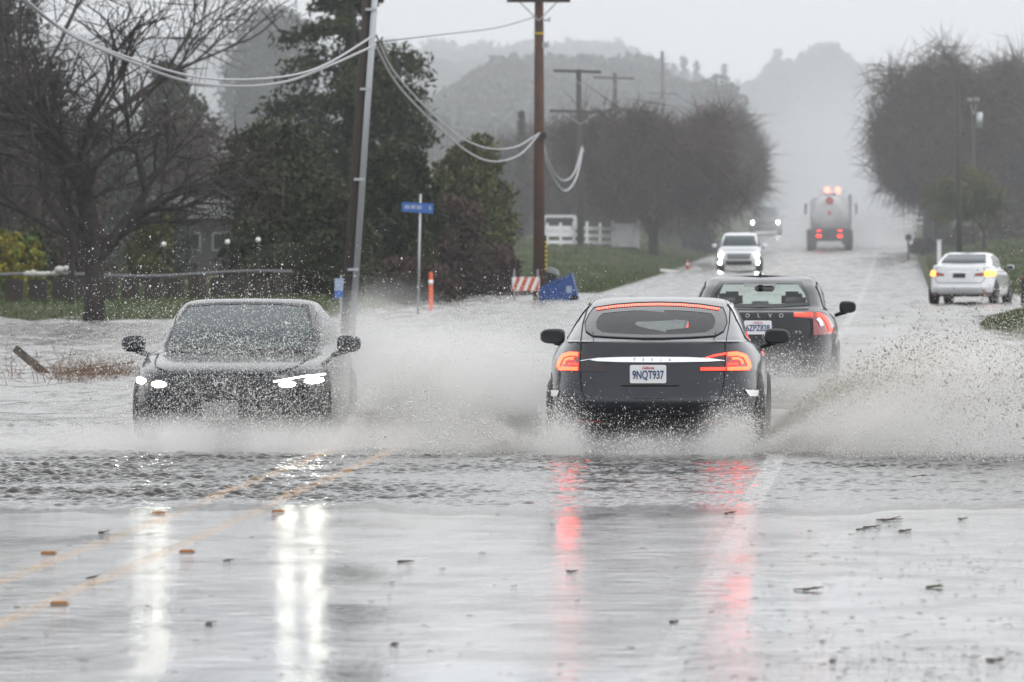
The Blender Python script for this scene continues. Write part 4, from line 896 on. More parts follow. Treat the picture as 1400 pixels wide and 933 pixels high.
# distant wooded hill on the left
k = 0
looks = ['pale misty tree','grey tree','rounded grey tree','broad grey tree']
for (px,Y,top,w,m,shp,lab) in [(600,900,82,10,'greygreen','round','pale misty tree on the hill right of the conifer'),(655,930,85,11,'greygreen','round','misty round tree on the hill between conifer and brown pole'),(588,880,92,5,'darkgreen','column','narrow grey tree on the hill beside the conifer'),(616,870,100,4.5,'darkgreen','column','second narrow grey tree on the hill right of the conifer'),
     (700,600,105,9,'redtwigs','round','reddish tree top left of the brown pole'),(640,560,135,9,'twigs','round','brownish tree low on the hill behind the cables'),(760,690,80,7,'greygreen','round','faint tree behind the brown pole on the skyline'),(790,560,118,9,'greygreen','round','grey wood edge left of the first double armed pole'),
     (850,600,108,10,'greygreen','round','grey wood edge behind the second double armed pole'),(885,640,96,5,'greygreen','round','small tree on the skyline left of the third double armed pole'),(930,600,112,9,'greygreen','round','grey wood edge right of the third double armed pole'),
     (978,560,98,5.6,'darkgreen','round','dark round tree on the skyline near the small poles'),(1000,560,104,4.2,'darkgreen','round','dark tree at the right end of the wooded hill'),(935,780,62,2.6,'darkgreen','cone','pointed misty conifer on the skyline'),(922,790,72,2.4,'darkgreen','cone','shorter pointed misty conifer on the skyline'),(952,770,68,2.4,'darkgreen','cone','slim misty conifer right of the pointed one'),(990,800,72,2.2,'darkgreen','cone','lone thin spire tree on the skyline'),
     (740,450,200,8,'twigs','round','brown scrub on the lower hill behind the brown pole'),(830,470,175,9,'twigs','round','brown scrub on the lower hill behind the middle poles'),(900,480,160,9,'twigs','round','brown scrub on the lower hill left of the road'),(560,470,150,8,'greygreen','round','grey scrub between the conifer and the hill'),
     (1130,1120,66,15,'greygreen','round','broad misty tree on the far skyline above the road'),(1063,1100,60,5,'darkgreen','cone','pointed misty tree on the far skyline above the road'),(1075,1110,88,12,'greygreen','round','low misty wood left of the broad skyline tree'),(1190,1120,92,16,'greygreen','round','misty wood right of the broad skyline tree'),(1235,1130,100,14,'greygreen','round','faint misty wood behind the right hand tree')]:
    X = X_at(px,Y); zt = float(Z_at(top,Y)); h = max(3, zt-gz(X,Y)); hh = h
    leafy('distant_tree', lab, X, Y, w, hh, m, 'bark_far', n=4200 if w<8 else 6500, leaf=.034*w**.5*(Y/500)*3.2, cl=16, base=0, shape=shp, group='misty trees on the far hills')
def wood(name, label, n, fx, hgt, size, m):
    P = np.array([fx() for _ in range(n)]); z = ground_z(P[:,0],P[:,1]); lump = .5+.5*np.sin(P[:,0]*1.1+np.sin(P[:,1]*.13)*3)*np.cos(P[:,1]*.09+P[:,0]*.35)
    C = np.stack([P[:,0],P[:,1],z+rng.random(n)**.6*hgt*(.45+.9*lump)],-1); V,Fc = leaf_cloud(C, size, 1.4)
    tag(link(name, np_mesh(name, V, Fc), M[m]), label, kind='stuff')
wood('far_wood','dark misty wood covering the hill left of the road',90000,lambda:(random.uniform(-95,-19),random.uniform(500,700)),2.6,.7,'greygreen')
wood('far_wood','faint wood along the far skyline beyond the road',60000,lambda:(random.uniform(-170,60),random.uniform(1080,1180)),5,1.1,'greygreen')
wood('far_wood','misty wood on the slope right of the far road',30000,lambda:(random.uniform(9,60),random.uniform(430,640)),5,.6,'greygreen')
# right side
bare('bare_tree', 'large grey brown tree with twin trunks on the right beside the bare pole', X_at(1283,330), 330, float(Z_at(92,330))-gz(X_at(1285,330),330), .3, 'bark_far', 'twigs', stems=8, depth=4, th=.2, spread=.6, up=.2, twigs=30000, tw=.25, tilt=1.0, rad=3.9, seed=21, minr=.014, kids=(2,3,3))
leafy('leafy_tree', 'fine twigged grey brown tree filling the right side', X_at(1268,345), 345, 5.6, float(Z_at(98,345))-gz(X_at(1262,345),345), 'twigs', 'bark_far', n=20000, leaf=.14, cl=26, base=.24)
for (px,Y,top,w,m,lab) in [(1262,430,76,3.2,'greygreen','green tree top rising left of the pole on the right'),(1318,400,80,4.2,'darkgreen','green tree top behind the transformer pole'),(1382,380,74,4.6,'darkgreen','dark rounded tree in the upper right corner'),(1350,360,130,4.6,'greygreen','grey green tree behind the transformer pole'),(1410,350,110,5.4,'darkgreen','dark tree cut by the right edge')]:
    leafy('leafy_tree', lab, X_at(px,Y), Y, w, float(Z_at(top,Y))-gz(X_at(px,Y),Y), m, 'bark_far', n=12000, leaf=.18, cl=20, base=.05)
leafy('thicket_tree', 'dark brown thicket at the right edge above the grass', X_at(1392,335), 335, 3.8, float(Z_at(205,335))-gz(X_at(1392,335),335), 'brownhedge', 'bark_far', n=9000, leaf=.12, cl=16, base=0)
bare('bare_tree', 'small leaning tree on the grass bank above the white sedan', X_at(1345,290), 290, float(Z_at(238,290))-gz(X_at(1345,290),290), .09, 'bark_far', 'olive', stems=4, depth=3, th=.3, spread=.6, up=.2, twigs=3500, tw=.14, tilt=.9, seed=31, minr=.012)
for (px,Y,w,h,m,lab) in [(1285,345,1.6,1.5,'greygreen','low shrub left of the bare pole on the right'),(1320,325,2.0,1.1,'brownhedge','low brown shrub under the small leaning tree'),(1262,330,1.4,.9,'brownhedge','brown weeds near the white post'),(1375,320,2.2,1.4,'brownhedge','brown shrub at the right edge of the bank')]:
    leafy('shrub', lab, X_at(px,Y), Y, w, h, m, 'bark_far', n=3000, leaf=.10, cl=10, base=0, cat='shrub', shape='bush')
# grass tufts on banks (stuff)
def tufts(name, label, n, fx, hgt, m, wdt=.02):
    P = np.array([fx() for _ in range(n)]); z = ground_z(P[:,0],P[:,1]); h = hgt*rng.uniform(.4,1.2,n); a = rng.uniform(0,6.28,n); l = rng.normal(0,.35,(n,2))*h[:,None]
    b = np.stack([P[:,0],P[:,1],z-.02],-1); d = np.stack([np.cos(a),np.sin(a),0*a],-1)*wdt
    t = b+np.stack([l[:,0],l[:,1],h],-1); V = np.stack([b-d,b+d,t],1).reshape(-1,3)
    o = link(name, np_mesh(name, V, np.arange(3*n).reshape(n,3)), M[m]); tag(o, label, kind='stuff')
M['grass'] = leafmat('wet grass blades', (.05,.085,.024), (.085,.095,.04), .8)
tufts('grass', 'wet green grass on the bank at the right', 30000, lambda: (4.6+2.8*random.uniform(-1,1), 131+16.5*random.uniform(-1,1)), .10, 'grass')
tufts('grass', 'green grass under the bare tree on the left', 26000, lambda: (random.uniform(-36,-13), random.uniform(138,200)), .14, 'grass', .03)
tufts('grass', 'green verge left of the far road', 30000, lambda: (XL-.3-random.random()**1.5*14, random.uniform(206,330)), .16, 'grass', .035)
tufts('grass', 'green bank right of the far road', 26000, lambda: (XR+.3+random.random()*10, random.uniform(192,345)), .16, 'grass', .035)
# ------------------------------------------------------------------ poles and cables
def insulator(q, x, y, z): q.tube((x,y,z),(x,y,z+.10),.02,.02,6).tube((x,y,z+.10),(x,y,z+.20),.05,.035,8)
def pole(label, px, Y, z0, z1, r, arms=(), m='pole_dark', lean=0, name='utility_pole', group=None, box=None):
    X = X_at(px,Y); o = empty(name, (X,Y,z0), label, 'utility pole', 0, group); H = z1-z0
    MB().tube((0,0,-.6),(lean*H,0,H), r*1.15, r*.8, 14).build('shaft', M[m], o, True)
    for (za, w, dx, dz) in arms:
        q = MB(); q.box((dx,-.06-r,za-z0),(w,.12,.13),rot=Matrix.Rotation(dz,3,'Y')); q.build('crossarm', M['pole_dark'], o)
        for k in (-.46,-.2,.2,.46):
            q = MB(); insulator(q, dx+k*w, -.06-r, za-z0+.05-k*w*math.sin(dz)); q.build('insulator', M['galv'], o)
        q = MB(); q.tube((-w*.3,-.08-r,za-z0-.05),(0,-.06-r,za-z0-.6),.018,.018,6).tube((w*.3,-.08-r,za-z0-.05),(0,-.06-r,za-z0-.6),.018,.018,6); q.build('arm_brace', M['galv'], o)
    if box: MB().tube((.3,-.05,box-z0-.45),(.3,-.05,box-z0+.35),.17,.17,14).build('transformer', M['galv'], o, True)
    return o
Y1 = 118.; X1 = X_at(470,Y1)
o = empty('utility_pole', (X1,Y1,-.2), 'dark leaning pole with a pale steel conduit strapped on its right side', 'utility pole')
ln = 27/400.
MB().tube((0,0,-.4),(ln*9.4,0,9.4),.115,.085,14).build('shaft', M['pole_dark'], o, True)
MB().tube((.145,-.10,.0),(.145+ln*9.4,-.10,9.4),.062,.062,12).build('conduit', M['galv'], o, True)
for z in (1.5,3.2,4.9,6.4): MB().box((.09+ln*z,-.09,z),(.20,.17,.05)).build('conduit_strap', M['galv'], o)
Y2 = 184.; z2 = -.1
o = pole('tall brown wooden pole beside the orange striped barricade', 737, Y2, z2, 9.4, .16, [(8.82,1.85,.0,0)], 'pole_wood')
q = MB(); H=0
q.tube((0,-.16,z2),(0,-.16,z2),.01) if False else q.box((.22,-.05,Z_at(28,Y2)-z2),(.22,.05,.05)).tube((.30,-.05,Z_at(30,Y2)-z2),(.30,-.05,Z_at(24,Y2)-z2),.03).box((.18,-.05,Z_at(62,Y2)-z2),(.18,.08,.16)); q.build('bracket', M['galv'], o)
q = MB(); q.tube((0,0,Z_at(46,Y2)-z2-.025),(0,0,Z_at(46,Y2)-z2+.025),.165,.165,14); q.build('yellow_band', M['yellow'], o)
for k in range(7): MB().tube((.20,-.03,1.0+k*.13),(.20,-.03,1.07+k*.13),.035,.035,8).build('guard_stripe', M['yellow'], o)
MB().tube((.20,-.03,0),(.20,-.03,2.0),.03).build('guy_guard', M['black_plastic'], o)
MB().box((.13,-.12,Z_at(186,Y2)-z2),(.2,.16,.18)).build('cable_clamp', M['black_plastic'], o)
PO = [('first double armed wooden pole beyond the brown pole',794,295,95,.15,[(98,2.25),(153,2.6)]),('second double armed wooden pole, a little lower than the first',843,370,100,.15,[(107,2.4),(151,2.4)]),('third pole with one long crossarm halfway up',908,470,70,.15,[(128,2.4)]),
      ('small misty pole above the brown trees',951,560,113,.16,[(117,2.9)]),('faint misty pole right of the small one',966,580,120,.13,[(118,1.6)]),('faintest misty pole beside the dark round trees',979,600,112,.13,[]),('short misty pole with crossarm near the oncoming cars',1050,640,185,.2,[(194,2.6)])]
for lab,px,Y,top,r,arms in PO:
    z0 = gz(X_at(px,Y),Y); pole(lab, px, Y, z0, float(Z_at(top,Y)), r, [(float(Z_at(a,Y)),w,-.15,.03) for a,w in arms], 'pole_dark', -.012, group=None)
pole('slim bare dark pole in front of the large tree on the right', 1312, 284, gz(X_at(1312,284),284), float(Z_at(100,284)), .12, [], 'pole_dark', -.012)
pole('grey pole carrying a pale transformer behind the bare pole', 1331, 318, gz(X_at(1331,318),318), float(Z_at(137,318)), .09, [(float(Z_at(141,318)),.55,0,0)], 'pole_dark', 0, box=float(Z_at(163,318)))
def cable(label, pts, r, m, group=None):
    P = [Vector((X_at(a,Y),Y,float(Z_at(b,Y)))) for a,b,Y in pts]; Q=[]
    n = len(P)
    for i in range(n-1):      # Catmull-Rom through the points
        p0 = P[i-1] if i>0 else P[0]*2-P[1]; p1=P[i]; p2=P[i+1]; p3 = P[i+2] if i+2<n else P[-1]*2-P[-2]
        for k in range(8):
            t=k/8; Q.append(.5*((2*p1)+(p2-p0)*t+(2*p0-5*p1+4*p2-p3)*t*t+(3*p1-p0-3*p2+p3)*t**3))
    Q.append(P[-1]); o = MB().path(Q, r, 6).build('cable', M[m], None, True); tag(o, label, 'cable', group); return o
cable('upper pale cable sagging from the upper left to the leaning pole', [(30,-4,98),(90,42,100),(170,77,103),(260,104,106),(330,109,109),(400,103,112),(450,86,115),(514,47,Y1-.3)], .021, 'cable')
cable('lower pale cable sagging from the upper left to the leaning pole', [(22,-8,98),(90,44,100),(170,81,103),(250,110,106),(320,118,109),(390,112,112),(450,90,115),(513,62,Y1-.3)], .023, 'cable')
cable('upper pale cable hanging between leaning pole and brown pole', [(514,48,Y1+.3),(540,100,130),(590,155,150),(630,188,162),(668,203,171),(705,201,178),(738,182,Y2-.3)], .023, 'cable')
cable('lower pale cable hanging between leaning pole and brown pole', [(513,62,Y1+.3),(545,118,130),(595,170,150),(640,208,162),(675,221,171),(710,212,178),(737,184,Y2-.3)], .023, 'cable')
cable('thin dark cable crossing the sky to the brown pole', [(514,58,Y1+.3),(600,48,150),(680,38,170),(736,22,Y2)], .012, 'cable_dark')
cable('upper pale cable hanging beyond the brown pole', [(740,185,Y2+.3),(748,215,205),(760,240,230),(773,247,250),(786,235,270),(796,200,295)], .034, 'cable')
cable('lower pale cable hanging beyond the brown pole', [(740,188,Y2+.3),(748,225,205),(760,250,230),(774,261,250),(788,243,270),(797,204,295)], .038, 'cable')
cable('pale cable hanging between the two double armed poles', [(797,203,295),(806,222,315),(820,234,335),(834,222,352),(845,190,370)], .038, 'cable')
cable('pale cable beyond the second double armed pole', [(845,190,370),(862,205,395),(880,215,420),(897,205,445),(911,165,470)], .038, 'cable')
for k,(a,b) in enumerate([(640,196),(640,207),(560,215)]):
    cable(['upper thin wire crossing above the far road','lower thin wire crossing above the far road','third thin wire crossing low above the far road'][k], [(1052,b-2,a),(1120,b+2,a),(1190,b+0,a)], .03, 'cable_dark')
# ------------------------------------------------------------------ street furniture
Y=150.; X=X_at(571,Y); o = empty('street_name_sign', (X,Y,-.1), 'blue street name sign on a slim grey post behind the spray', 'sign')
MB().tube((0,0,-.2),(.07,0,3.02),.03,.028,10).build('post', M['galv'], o, True)
p = MB().prism([(-.38,2.83),(.38,2.79),(.375,2.55),(-.38,2.60)], -.045,-.03).build('sign_panel', M['sign_blue'], o)
for x0,x1,z in [(-.31,-.19,2.71),(-.16,-.05,2.708),(-.02,.10,2.70),(.275,.325,2.685)]: MB().box(((x0+x1)/2,-.049,z),(x1-x0,.006,.09)).build('sign_mark', M['sign_pale'], p)
Y=158.; X=X_at(589,Y); o = empty('marker_post', (X,Y,-.02), 'slim orange marker post with a white band standing left of the barricade', 'marker post')
MB().lathe([(0,.19),(.04,.17),(.06,.06),(.98,.05),(1.02,.03),(1.03,.001)],'Z',18).build('tube', M['orange'], o, True)
MB().lathe([(.70,.053),(.70,.058),(.82,.057),(.82,.05)],'Z',18).build('reflective_band', M['white_refl'], o, True)
Y=182.; X=X_at(719,Y); o = empty('barricade', (X,Y,-.02), 'orange and white striped barricade beside the brown pole', 'barricade')
b = MB().box((0,0,.52),(.80,.03,.40)).build('board', M['white_refl'], o); q = MB()
for k in range(4):
    x0=-.42+k*.22; pl = [(x0,.325),(x0+.11,.325),(x0+.27,.715),(x0+.16,.715)]; pl = [(min(max(x,-.398),.398),z) for x,z in pl]
    q.prism(pl,-.021,-.017)
q.build('stripes', M['orange'], b)
for sx in (-.34,.34):
    MB().tube((sx,.03,0),(sx,.03,.95),.025).build('leg', M['galv'], o); 
MB().box((-.34,.0,.03),(.05,.6,.05)).build('foot', M['galv'], o); MB().box((.34,.0,.03),(.05,.6,.05)).build('foot', M['galv'], o)
# tipped blue bin with dark lid
Y=180.; X=X_at(763,Y); o = empty('wheelie_bin', (X,Y,-.04), 'blue rubbish bin toppled over against the brown pole', 'bin')
q = MB(); q.prism([(-.52,.02),(.48,.05),(.60,.14),(.40,.88),(.32,.86),(.26,.70),(-.18,.55),(-.50,.36)],-.30,.30); q.build('bin_body', M['blue_bin'], o)
MB().prism([(-.50,.36),(-.18,.55),(.26,.72),(.22,.78),(-.22,.62),(-.56,.42)],-.33,.33).build('rim', M['blue_bin'], o)
MB().lathe([(-.3,.001),(-.3,.12),(-.24,.12),(-.24,.001)],'Y',18,(.48,0,.12)).build('bin_wheel', M['black_plastic'], o)
MB().box((.33,-.305,.40),(.16,.006,.2),rot=None).build('sticker', M['sign_pale'], o)
o = empty('rubbish_bin', (X_at(748,184),184.5,-.04), 'dark bin with a pale grey lid leaning behind the blue bin', 'bin')
MB().prism([(-.38,.15),(.12,.05),(.28,.80),(-.22,.93)],-.25,.25).build('bin_body', M['black_plastic'], o); MB().prism([(-.24,.93),(.32,.78),(.28,.92),(.05,1.02),(-.18,1.02)],-.27,.27).build('lid', M['roof_grey'], o)
o = empty('yard_sign', (X_at(466,132),132,-.1), 'small blue and white board standing in the spray left of the leaning pole', 'sign')
MB().box((0,0,.92),(.26,.03,.42)).build('board', M['sign_pale'], o); MB().box((0,-.02,.80),(.26,.01,.14)).build('lower_panel', M['sign_blue'], o)
MB().tube((0,.03,0),(0,.03,1.2),.02).build('post', M['galv'], o)
Y=268.; o = empty('traffic_cone', (X_at(940,Y),Y,float(road_z(Y))+.01), 'orange traffic cone at the far left road edge', 'cone')
o.scale=(.62,.62,.62); MB().box((0,0,.02),(.36,.36,.04)).build('base', M['black_plastic'], o); MB().lathe([(.04,.15),(.72,.03),(.73,.001)],'Z',18).build('cone_body', M['orange'], o, True)
MB().lathe([(.38,.098),(.38,.102),(.50,.082),(.50,.078)],'Z',18).build('reflective_band', M['white_refl'], o, True)
o = empty('delineator_board', (X_at(915,262),262,gz(X_at(915,262),262)), 'pale board lying at the grass edge left of the orange cone', 'board'); MB().box((0,0,.13),(.75,.5,.10),rot=Matrix.Rotation(.12,3,'Y')).build('board', M['white_refl'], o)
# white fences
def fence(label, px0, px1, Y0, Y1_, hgt, n, rails=3, m='white_paint', solid=0):
    X0,X1_ = X_at(px0,Y0), X_at(px1,Y1_); o = empty('fence', (X0,Y0,gz(X0,Y0)), label, 'fence'); z0 = gz(X0,Y0)
    for k in range(n+1):
        t=k/n; x=X0+(X1_-X0)*t; y=Y0+(Y1_-Y0)*t; z = gz(x,y)
        MB().box((x-X0,y-Y0,z-z0+hgt/2),(.13,.13,hgt+.1),bevel=.01).build('fence_post', M[m], o)
    for r_ in range(rails):
        a = Vector((0,0,hgt*(r_+.65)/(rails+.15))); b = Vector((X1_-X0,Y1_-Y0,gz(X1_,Y1_)-z0+hgt*(r_+.65)/(rails+.15))); d = b-a
        q = MB(); q.box((0,0,0),(d.length,.04,.16)); q.build('rail', M[m], o).matrix_local = Matrix.Translation((a+b)/2)@d.to_track_quat('X','Z').to_matrix().to_4x4()
    return o
fence('white rail fence beyond the grass verge, behind the brown pole', 748, 838, 292, 300, 1.05, 5)
o = empty('fence', (X_at(838,300),300,gz(X_at(838,300),300)), 'solid white board fence beside the forked brown tree', 'fence')
MB().box((.62,.0,.58),(1.22,.06,1.12)).build('panel', M['white_paint'], o); MB().box((0,-.05,.62),(.13,.13,1.3)).build('fence_post', M['white_paint'], o); MB().box((1.22,-.05,.62),(.13,.13,1.3)).build('fence_post', M['white_paint'], o)
fence('white rail fence in the mist at the far right of the road', 1214, 1316, 420, 400, 1.2, 8, 3)
# parked van behind fence
Y=318.; X=X_at(765,Y); z=gz(X,Y); o = empty('parked_van', (X,Y,z+.25), 'white van parked behind the white fence', 'van')
q = MB(); q.prism([(-.95,.45),(.95,.45),(.97,1.15),(.84,1.98),(.7,2.06),(-.7,2.06),(-.84,1.98),(-.97,1.15)],0,4.6); b = q.build('body', M['paint_white'], o)
MB().prism([(-.78,1.28),(.78,1.28),(.68,1.86),(-.68,1.86)],-.02,-.006).build('rear_window', M['glass_dark'], o)
for sx in (-1,1):
    MB().box((sx*.86,-.02,1.0),(.13,.04,.4)).build('taillight', M['red_dim'], o)
    for y in (.8,3.6): MB().lathe([(-.1,.001),(-.1,.35),(.1,.35),(.1,.001)],'X',20,(sx*.84,y,.35)).build('wheel', M['rubber'], o)
MB().box((0,-.05,.5),(1.8,.12,.2),bevel=.02).build('bumper', M['trim'], o); o.scale=(1,1,.70); o.location.z = z-.1
# low wall and rail on the left
Y=150.; X0=X_at(-30,Y); X1_=X_at(400,Y+14); o = empty('retaining_wall', (X0,Y,.02), 'low dark wall behind the strip of grass on the left', 'wall')
q = MB(); n=14
for k in range(n):
    a=k/n; b=(k+1)/n; xa=(X1_-X0)*a; xb=(X1_-X0)*b; ya=14*a; q.box(((xa+xb)/2, 14*(a+b)/2, .42+.03*math.sin(k*3)),((xb-xa)*.999,.22+.02*(k%2),.86),rot=Matrix.Rotation(0,3,'Z'))
q.build('wall_face', M['wall_dark'], o)
q = MB(); q.path([((X1_-X0)*t,14*t-.2,.93+.05*math.sin(t*9)) for t in np.linspace(0,1,20)],.045,6); q.build('top_rail', M['rail_grey'], o, True)
M['sack'] = mat('pale sack cloth', (.42,.42,.40), .9)
# pale sacks and a dark post on the wall
o = empty('white_sacks', (X_at(66,149.6),149.6,.93), 'row of pale sacks heaped on the low wall left of the bare tree', 'sacks')
q = MB()
for k in range(8): q.blob((k*.13-.5+random.uniform(-.05,.05),random.uniform(-.05,.05),.05+random.uniform(0,.05)+(.12 if k>5 else 0)),(random.uniform(.07,.12),.12,random.uniform(.06,.11)),2,.07)
q.build('sacks', M['sack'], o, True); tag(o, kind='stuff')
o = tag(MB().box((0,0,.5),(.13,.13,1.1),bevel=.01).build('fence_post', M['black_plastic']), 'short dark post between the pale sacks and the bare tree', 'post'); o.location = (X_at(98,148),148,.28)
# houses
def house(label, px, Y, w, d, hw, hr, zoff=0, roof='roof_grey', wall='stucco'):
    X=X_at(px,Y); z=gz(X,Y)+zoff; o = empty('house', (X,Y,z), label, 'house')
    MB().box((0,d/2,hw/2),(w,d,hw)).build('wall', M[wall], o)
    q = MB(); q.prism([(-w/2-.3,hw-.05),(w/2+.3,hw-.05),(w/2*.55,hw+hr),(-w/2*.55,hw+hr)],-.3,d+.3); q.build('roof', M[roof], o)
    q = MB(); q.box((0,-.33,hw-.02),(w+.7,.08,.14)); q.build('gutter', M['roof_grey'], o)
    for x in (-w*.3,w*.05,w*.33):
        f = MB().box((x,-.02,hw*.58),(.8,.05,.7)).build('window', M['roof_grey'], o); MB().box((x,-.055,hw*.58),(.68,.03,.58)).build('pane', M['glass_dark'], f)
    MB().box((-w*.12,-.03,.95),(.8,.06,1.9)).build('door', M['wall_dark'], o)
house('low house with a pale grey roof seen through the trees on the left', 252, 235, 4.4, 6, 2.3, .75, -.1)
house('house with a pale wall glimpsed between the bare trees, far left', 330, 330, 4, 6, 3.8, 1.2)
house('white house hardly visible behind the misty fence on the right', 1240, 470, 5, 6, 2.4, .9, -.2, 'roof_grey', 'white_paint')
for k,(px,py) in enumerate([(224,334),(311,331),(353,328)]):
    Y=166.; o = tag(MB().lathe([(-.04,.001),(-.03,.065),(.03,.065),(.04,.001)],'Y',16).build('garden_lamp', M['white_refl'],None,True), ['small pale globe lamp left of the dark bushes','first pale globe lamp above the oncoming dark car','second pale globe lamp above the oncoming dark car'][k], 'lamp'); o.location=(X_at(px,Y),Y,float(Z_at(py,Y)))
    q = MB().tube((0,.02,-1.75),(0,.02,0),.02); q.build('lamp_post', M['black_plastic'], o)
# broken fence in the flood at far left
Y=88.; o = empty('broken_fence', (X_at(70,Y),Y,-.1), 'broken wooden fence with one leaning plank in the flood at the left edge', 'fence')
s = F/Y
P = lambda px,py: ((px-70)/s, 0, float(Z_at(py,Y))+.1)
def plank(a,b,w,name):
    a=Vector(P(*a)); b=Vector(P(*b)); d=b-a; q=MB(); q.box((0,0,0),(d.length,.06,w),bevel=.008); q.build(name, M['wood_grey'], o).matrix_local = Matrix.Translation((a+b)/2)@d.to_track_quat('X','Z').to_matrix().to_4x4()
plank((20,476),(74,521),.11,'leaning_plank'); plank((-30,516),(112,515),.055,'rail'); plank((-30,522),(100,521),.03,'rail'); 
for px in (-25,1,34,88,150): plank((px,514),(px+1,552 if px<80 else 540),.035,'fence_post')
plank((75,512),(185,495),.02,'wire'); 
# dry weeds
def weeds(px0,px1,Y,n,label,hgt=.55):
    V=[];Fc=[]
    o = None; out=[]
    for k in range(n):
        px=random.uniform(px0,px1); y=Y+random.uniform(-3,3); b=Vector((X_at(px,y),y,-.06)); h=hgt*random.uniform(.3,1)*(1 if random.random()>.15 else 1.7)
        e=b+Vector((random.gauss(0,.16),random.gauss(0,.1),h)); m_=b.lerp(e,.5)+Vector((random.gauss(0,.04),0,0)); out.append(([b,m_,e],[.006,.004,.002]))
        for j in range(3):
            s_=b.lerp(e,random.uniform(.3,.9)); out.append(([s_,s_+Vector((random.gauss(0,.1),random.gauss(0,.06),random.uniform(0,.14)))],[.004,.002]))
    return tag(link('dry_weeds', tube_mesh('dry_weeds', out, 4), M['drywood']), label, kind='stuff')
weeds(75,185,87,170,'brown dry weeds standing in the flood by the broken fence',.26); weeds(-10,180,84,30,'thin dry stalks poking out of the flooded field',.55)
# box at right edge, standing in for a dark car's rear end and tail light
Y=165.; o = empty('black_box', (X_at(1402,Y),Y,.0), 'black box with a red top edge cut off by the right edge of the picture', 'bin')
MB().box((.22,0,.42),(.68,.6,.72),bevel=.02).build('bin_body', M['black_plastic'], o); MB().box((.22,-.0,.80),(.74,.66,.06),bevel=.01).build('lid', M['red_dim'], o)
for x in (0,.44): MB().tube((x,-.2,-.02),(x,-.2,.08),.05).build('foot', M['rubber'], o)
# mailbox & post right
Y=300.; z=gz(X_at(1242,Y),Y); o = empty('mailbox', (X_at(1242,Y),Y,z), 'dark mailbox on a pale post right of the far road', 'mailbox')
MB().box((0,0,.55),(.1,.1,1.1)).build('post', M['wood_grey'], o); MB().prism(arc(0,1.22,.15,0,180,8)+[(-.15,1.08),(.15,1.08)],-.25,.25).build('box', M['redbrown'] if 'redbrown' in M else M['wall_dark'], o)
Y=262.; z=gz(X_at(1284,Y),Y); o = tag(MB().box((0,0,.68),(.17,.17,1.36),bevel=.015).build('fence_post', M['white_paint']), 'white wooden post standing in the grass behind the white sedan', 'post'); o.location=(X_at(1284,Y),Y,z); MB().box((0,0,1.39),(.22,.22,.05),bevel=.01).build('post_cap', M['white_paint'], o)
# ------------------------------------------------------------------ road markers and debris
M['amber_dull'] = mat('dull amber lens', (.5,.2,.04), .3)
def gY(py): return CH*F/(py-HY)
where = ['orange reflective road marker left of the first yellow line','orange reflective road marker near the left headlight reflection','orange reflective road marker closest to the camera at the left','orange reflective road marker at the edge of the choppy water, left one','orange reflective road marker at the edge of the choppy water, right one']
for k,(px,py) in enumerate([(67,758),(256,756),(82,827),(217,703),(381,701)]):
    Y=gY(py); o = empty('road_marker', (X_at(px,Y),Y,.005), where[k], 'road marker', 0, 'orange road markers')
    MB().prism([(-.05,0),(.05,0),(.036,.015),(-.036,.015)],-.05,.05).build('marker_body', M['orange_marker'], o); MB().box((0,-.0515,.008),(.07,.003,.008)).build('reflector', M['amber_dull'], o)
def leafbit(q, x, y, s, z=.002):
    a=random.uniform(0,6.28); h=random.uniform(.08,.32)*s
    pts=[]; n=6
    for k in range(n):
        t=2*math.pi*k/n; rr=s*(.55+.45*random.random())*(1 if k%3 else 1.35); pts.append(Vector((x+rr*math.cos(t+a)*1.2, y+rr*math.sin(t+a)*1.3, z+random.random()*h)))
    c=Vector((x,y,z+h*.5)); vs=[q.bm.verts.new(p) for p in pts]+[q.bm.verts.new(c), q.bm.verts.new((x,y,.004))]
    for k in range(n): q.bm.faces.new((vs[k],vs[(k+1)%n],vs[n])); q.bm.faces.new((vs[(k+1)%n],vs[k],vs[n+1]))
q = MB()
for k in range(520):
    py = 700+233*random.random()**.8; px = random.uniform(0,1400) if random.random()<.45 else random.gauss(1180,140)
    Y=gY(py); x=X_at(px,Y); leafbit(q, x, Y, random.choice((.007,.009,.012,.015,.022)))
for k in range(60):
    py=random.gauss(770,16); px=random.gauss(1320,40); Y=gY(py); leafbit(q, X_at(px,Y), Y, random.uniform(.005,.013))
for k in range(60):
    py=random.uniform(880,933); px=random.gauss(1335,60); Y=gY(py); leafbit(q, X_at(px,Y), Y, random.uniform(.006,.016))
tag(q.build('leaf_litter', M['debris']), 'bits of dark wet leaf scattered over the wet road', kind='stuff')
def twig(label, px, py, w, m='debris', leafy_=2):
    Y=gY(py); x=X_at(px,Y); s=w/F*Y; q=MB()
    for k in range(4):
        a=random.uniform(-.25,.25); q.path([(-s/2*random.uniform(.3,1),random.uniform(-.12,.12),.002),(0,0,.002+s*.04*random.random()),(s/2*random.uniform(.3,1),a*.5,.002+s*.12*random.random())],[.004,.0045,.002],5)
    for k in range(leafy_): leafbit(q, random.uniform(-s/3,s/3), random.uniform(-.04,.04), s*.13, .002)
    o = tag(q.build('twig', M[m]), label, 'twig', None); o.location=(x,Y,.004); return o
twig('dark leaf cluster lying on the wet road left of centre',555,769,26); twig('dark twigs with leaves right of the white line, largest heap',1217,712,44,leafy_=5); twig('dark twig just left of the largest heap',1192,722,28,leafy_=3)
twig('brown leaf lying right of the white line',1177,725,14,leafy_=1); twig('pair of small leaves right below the largest heap',1238,727,20,leafy_=2); twig('small dark twig on the white line',997,703,22,leafy_=1)
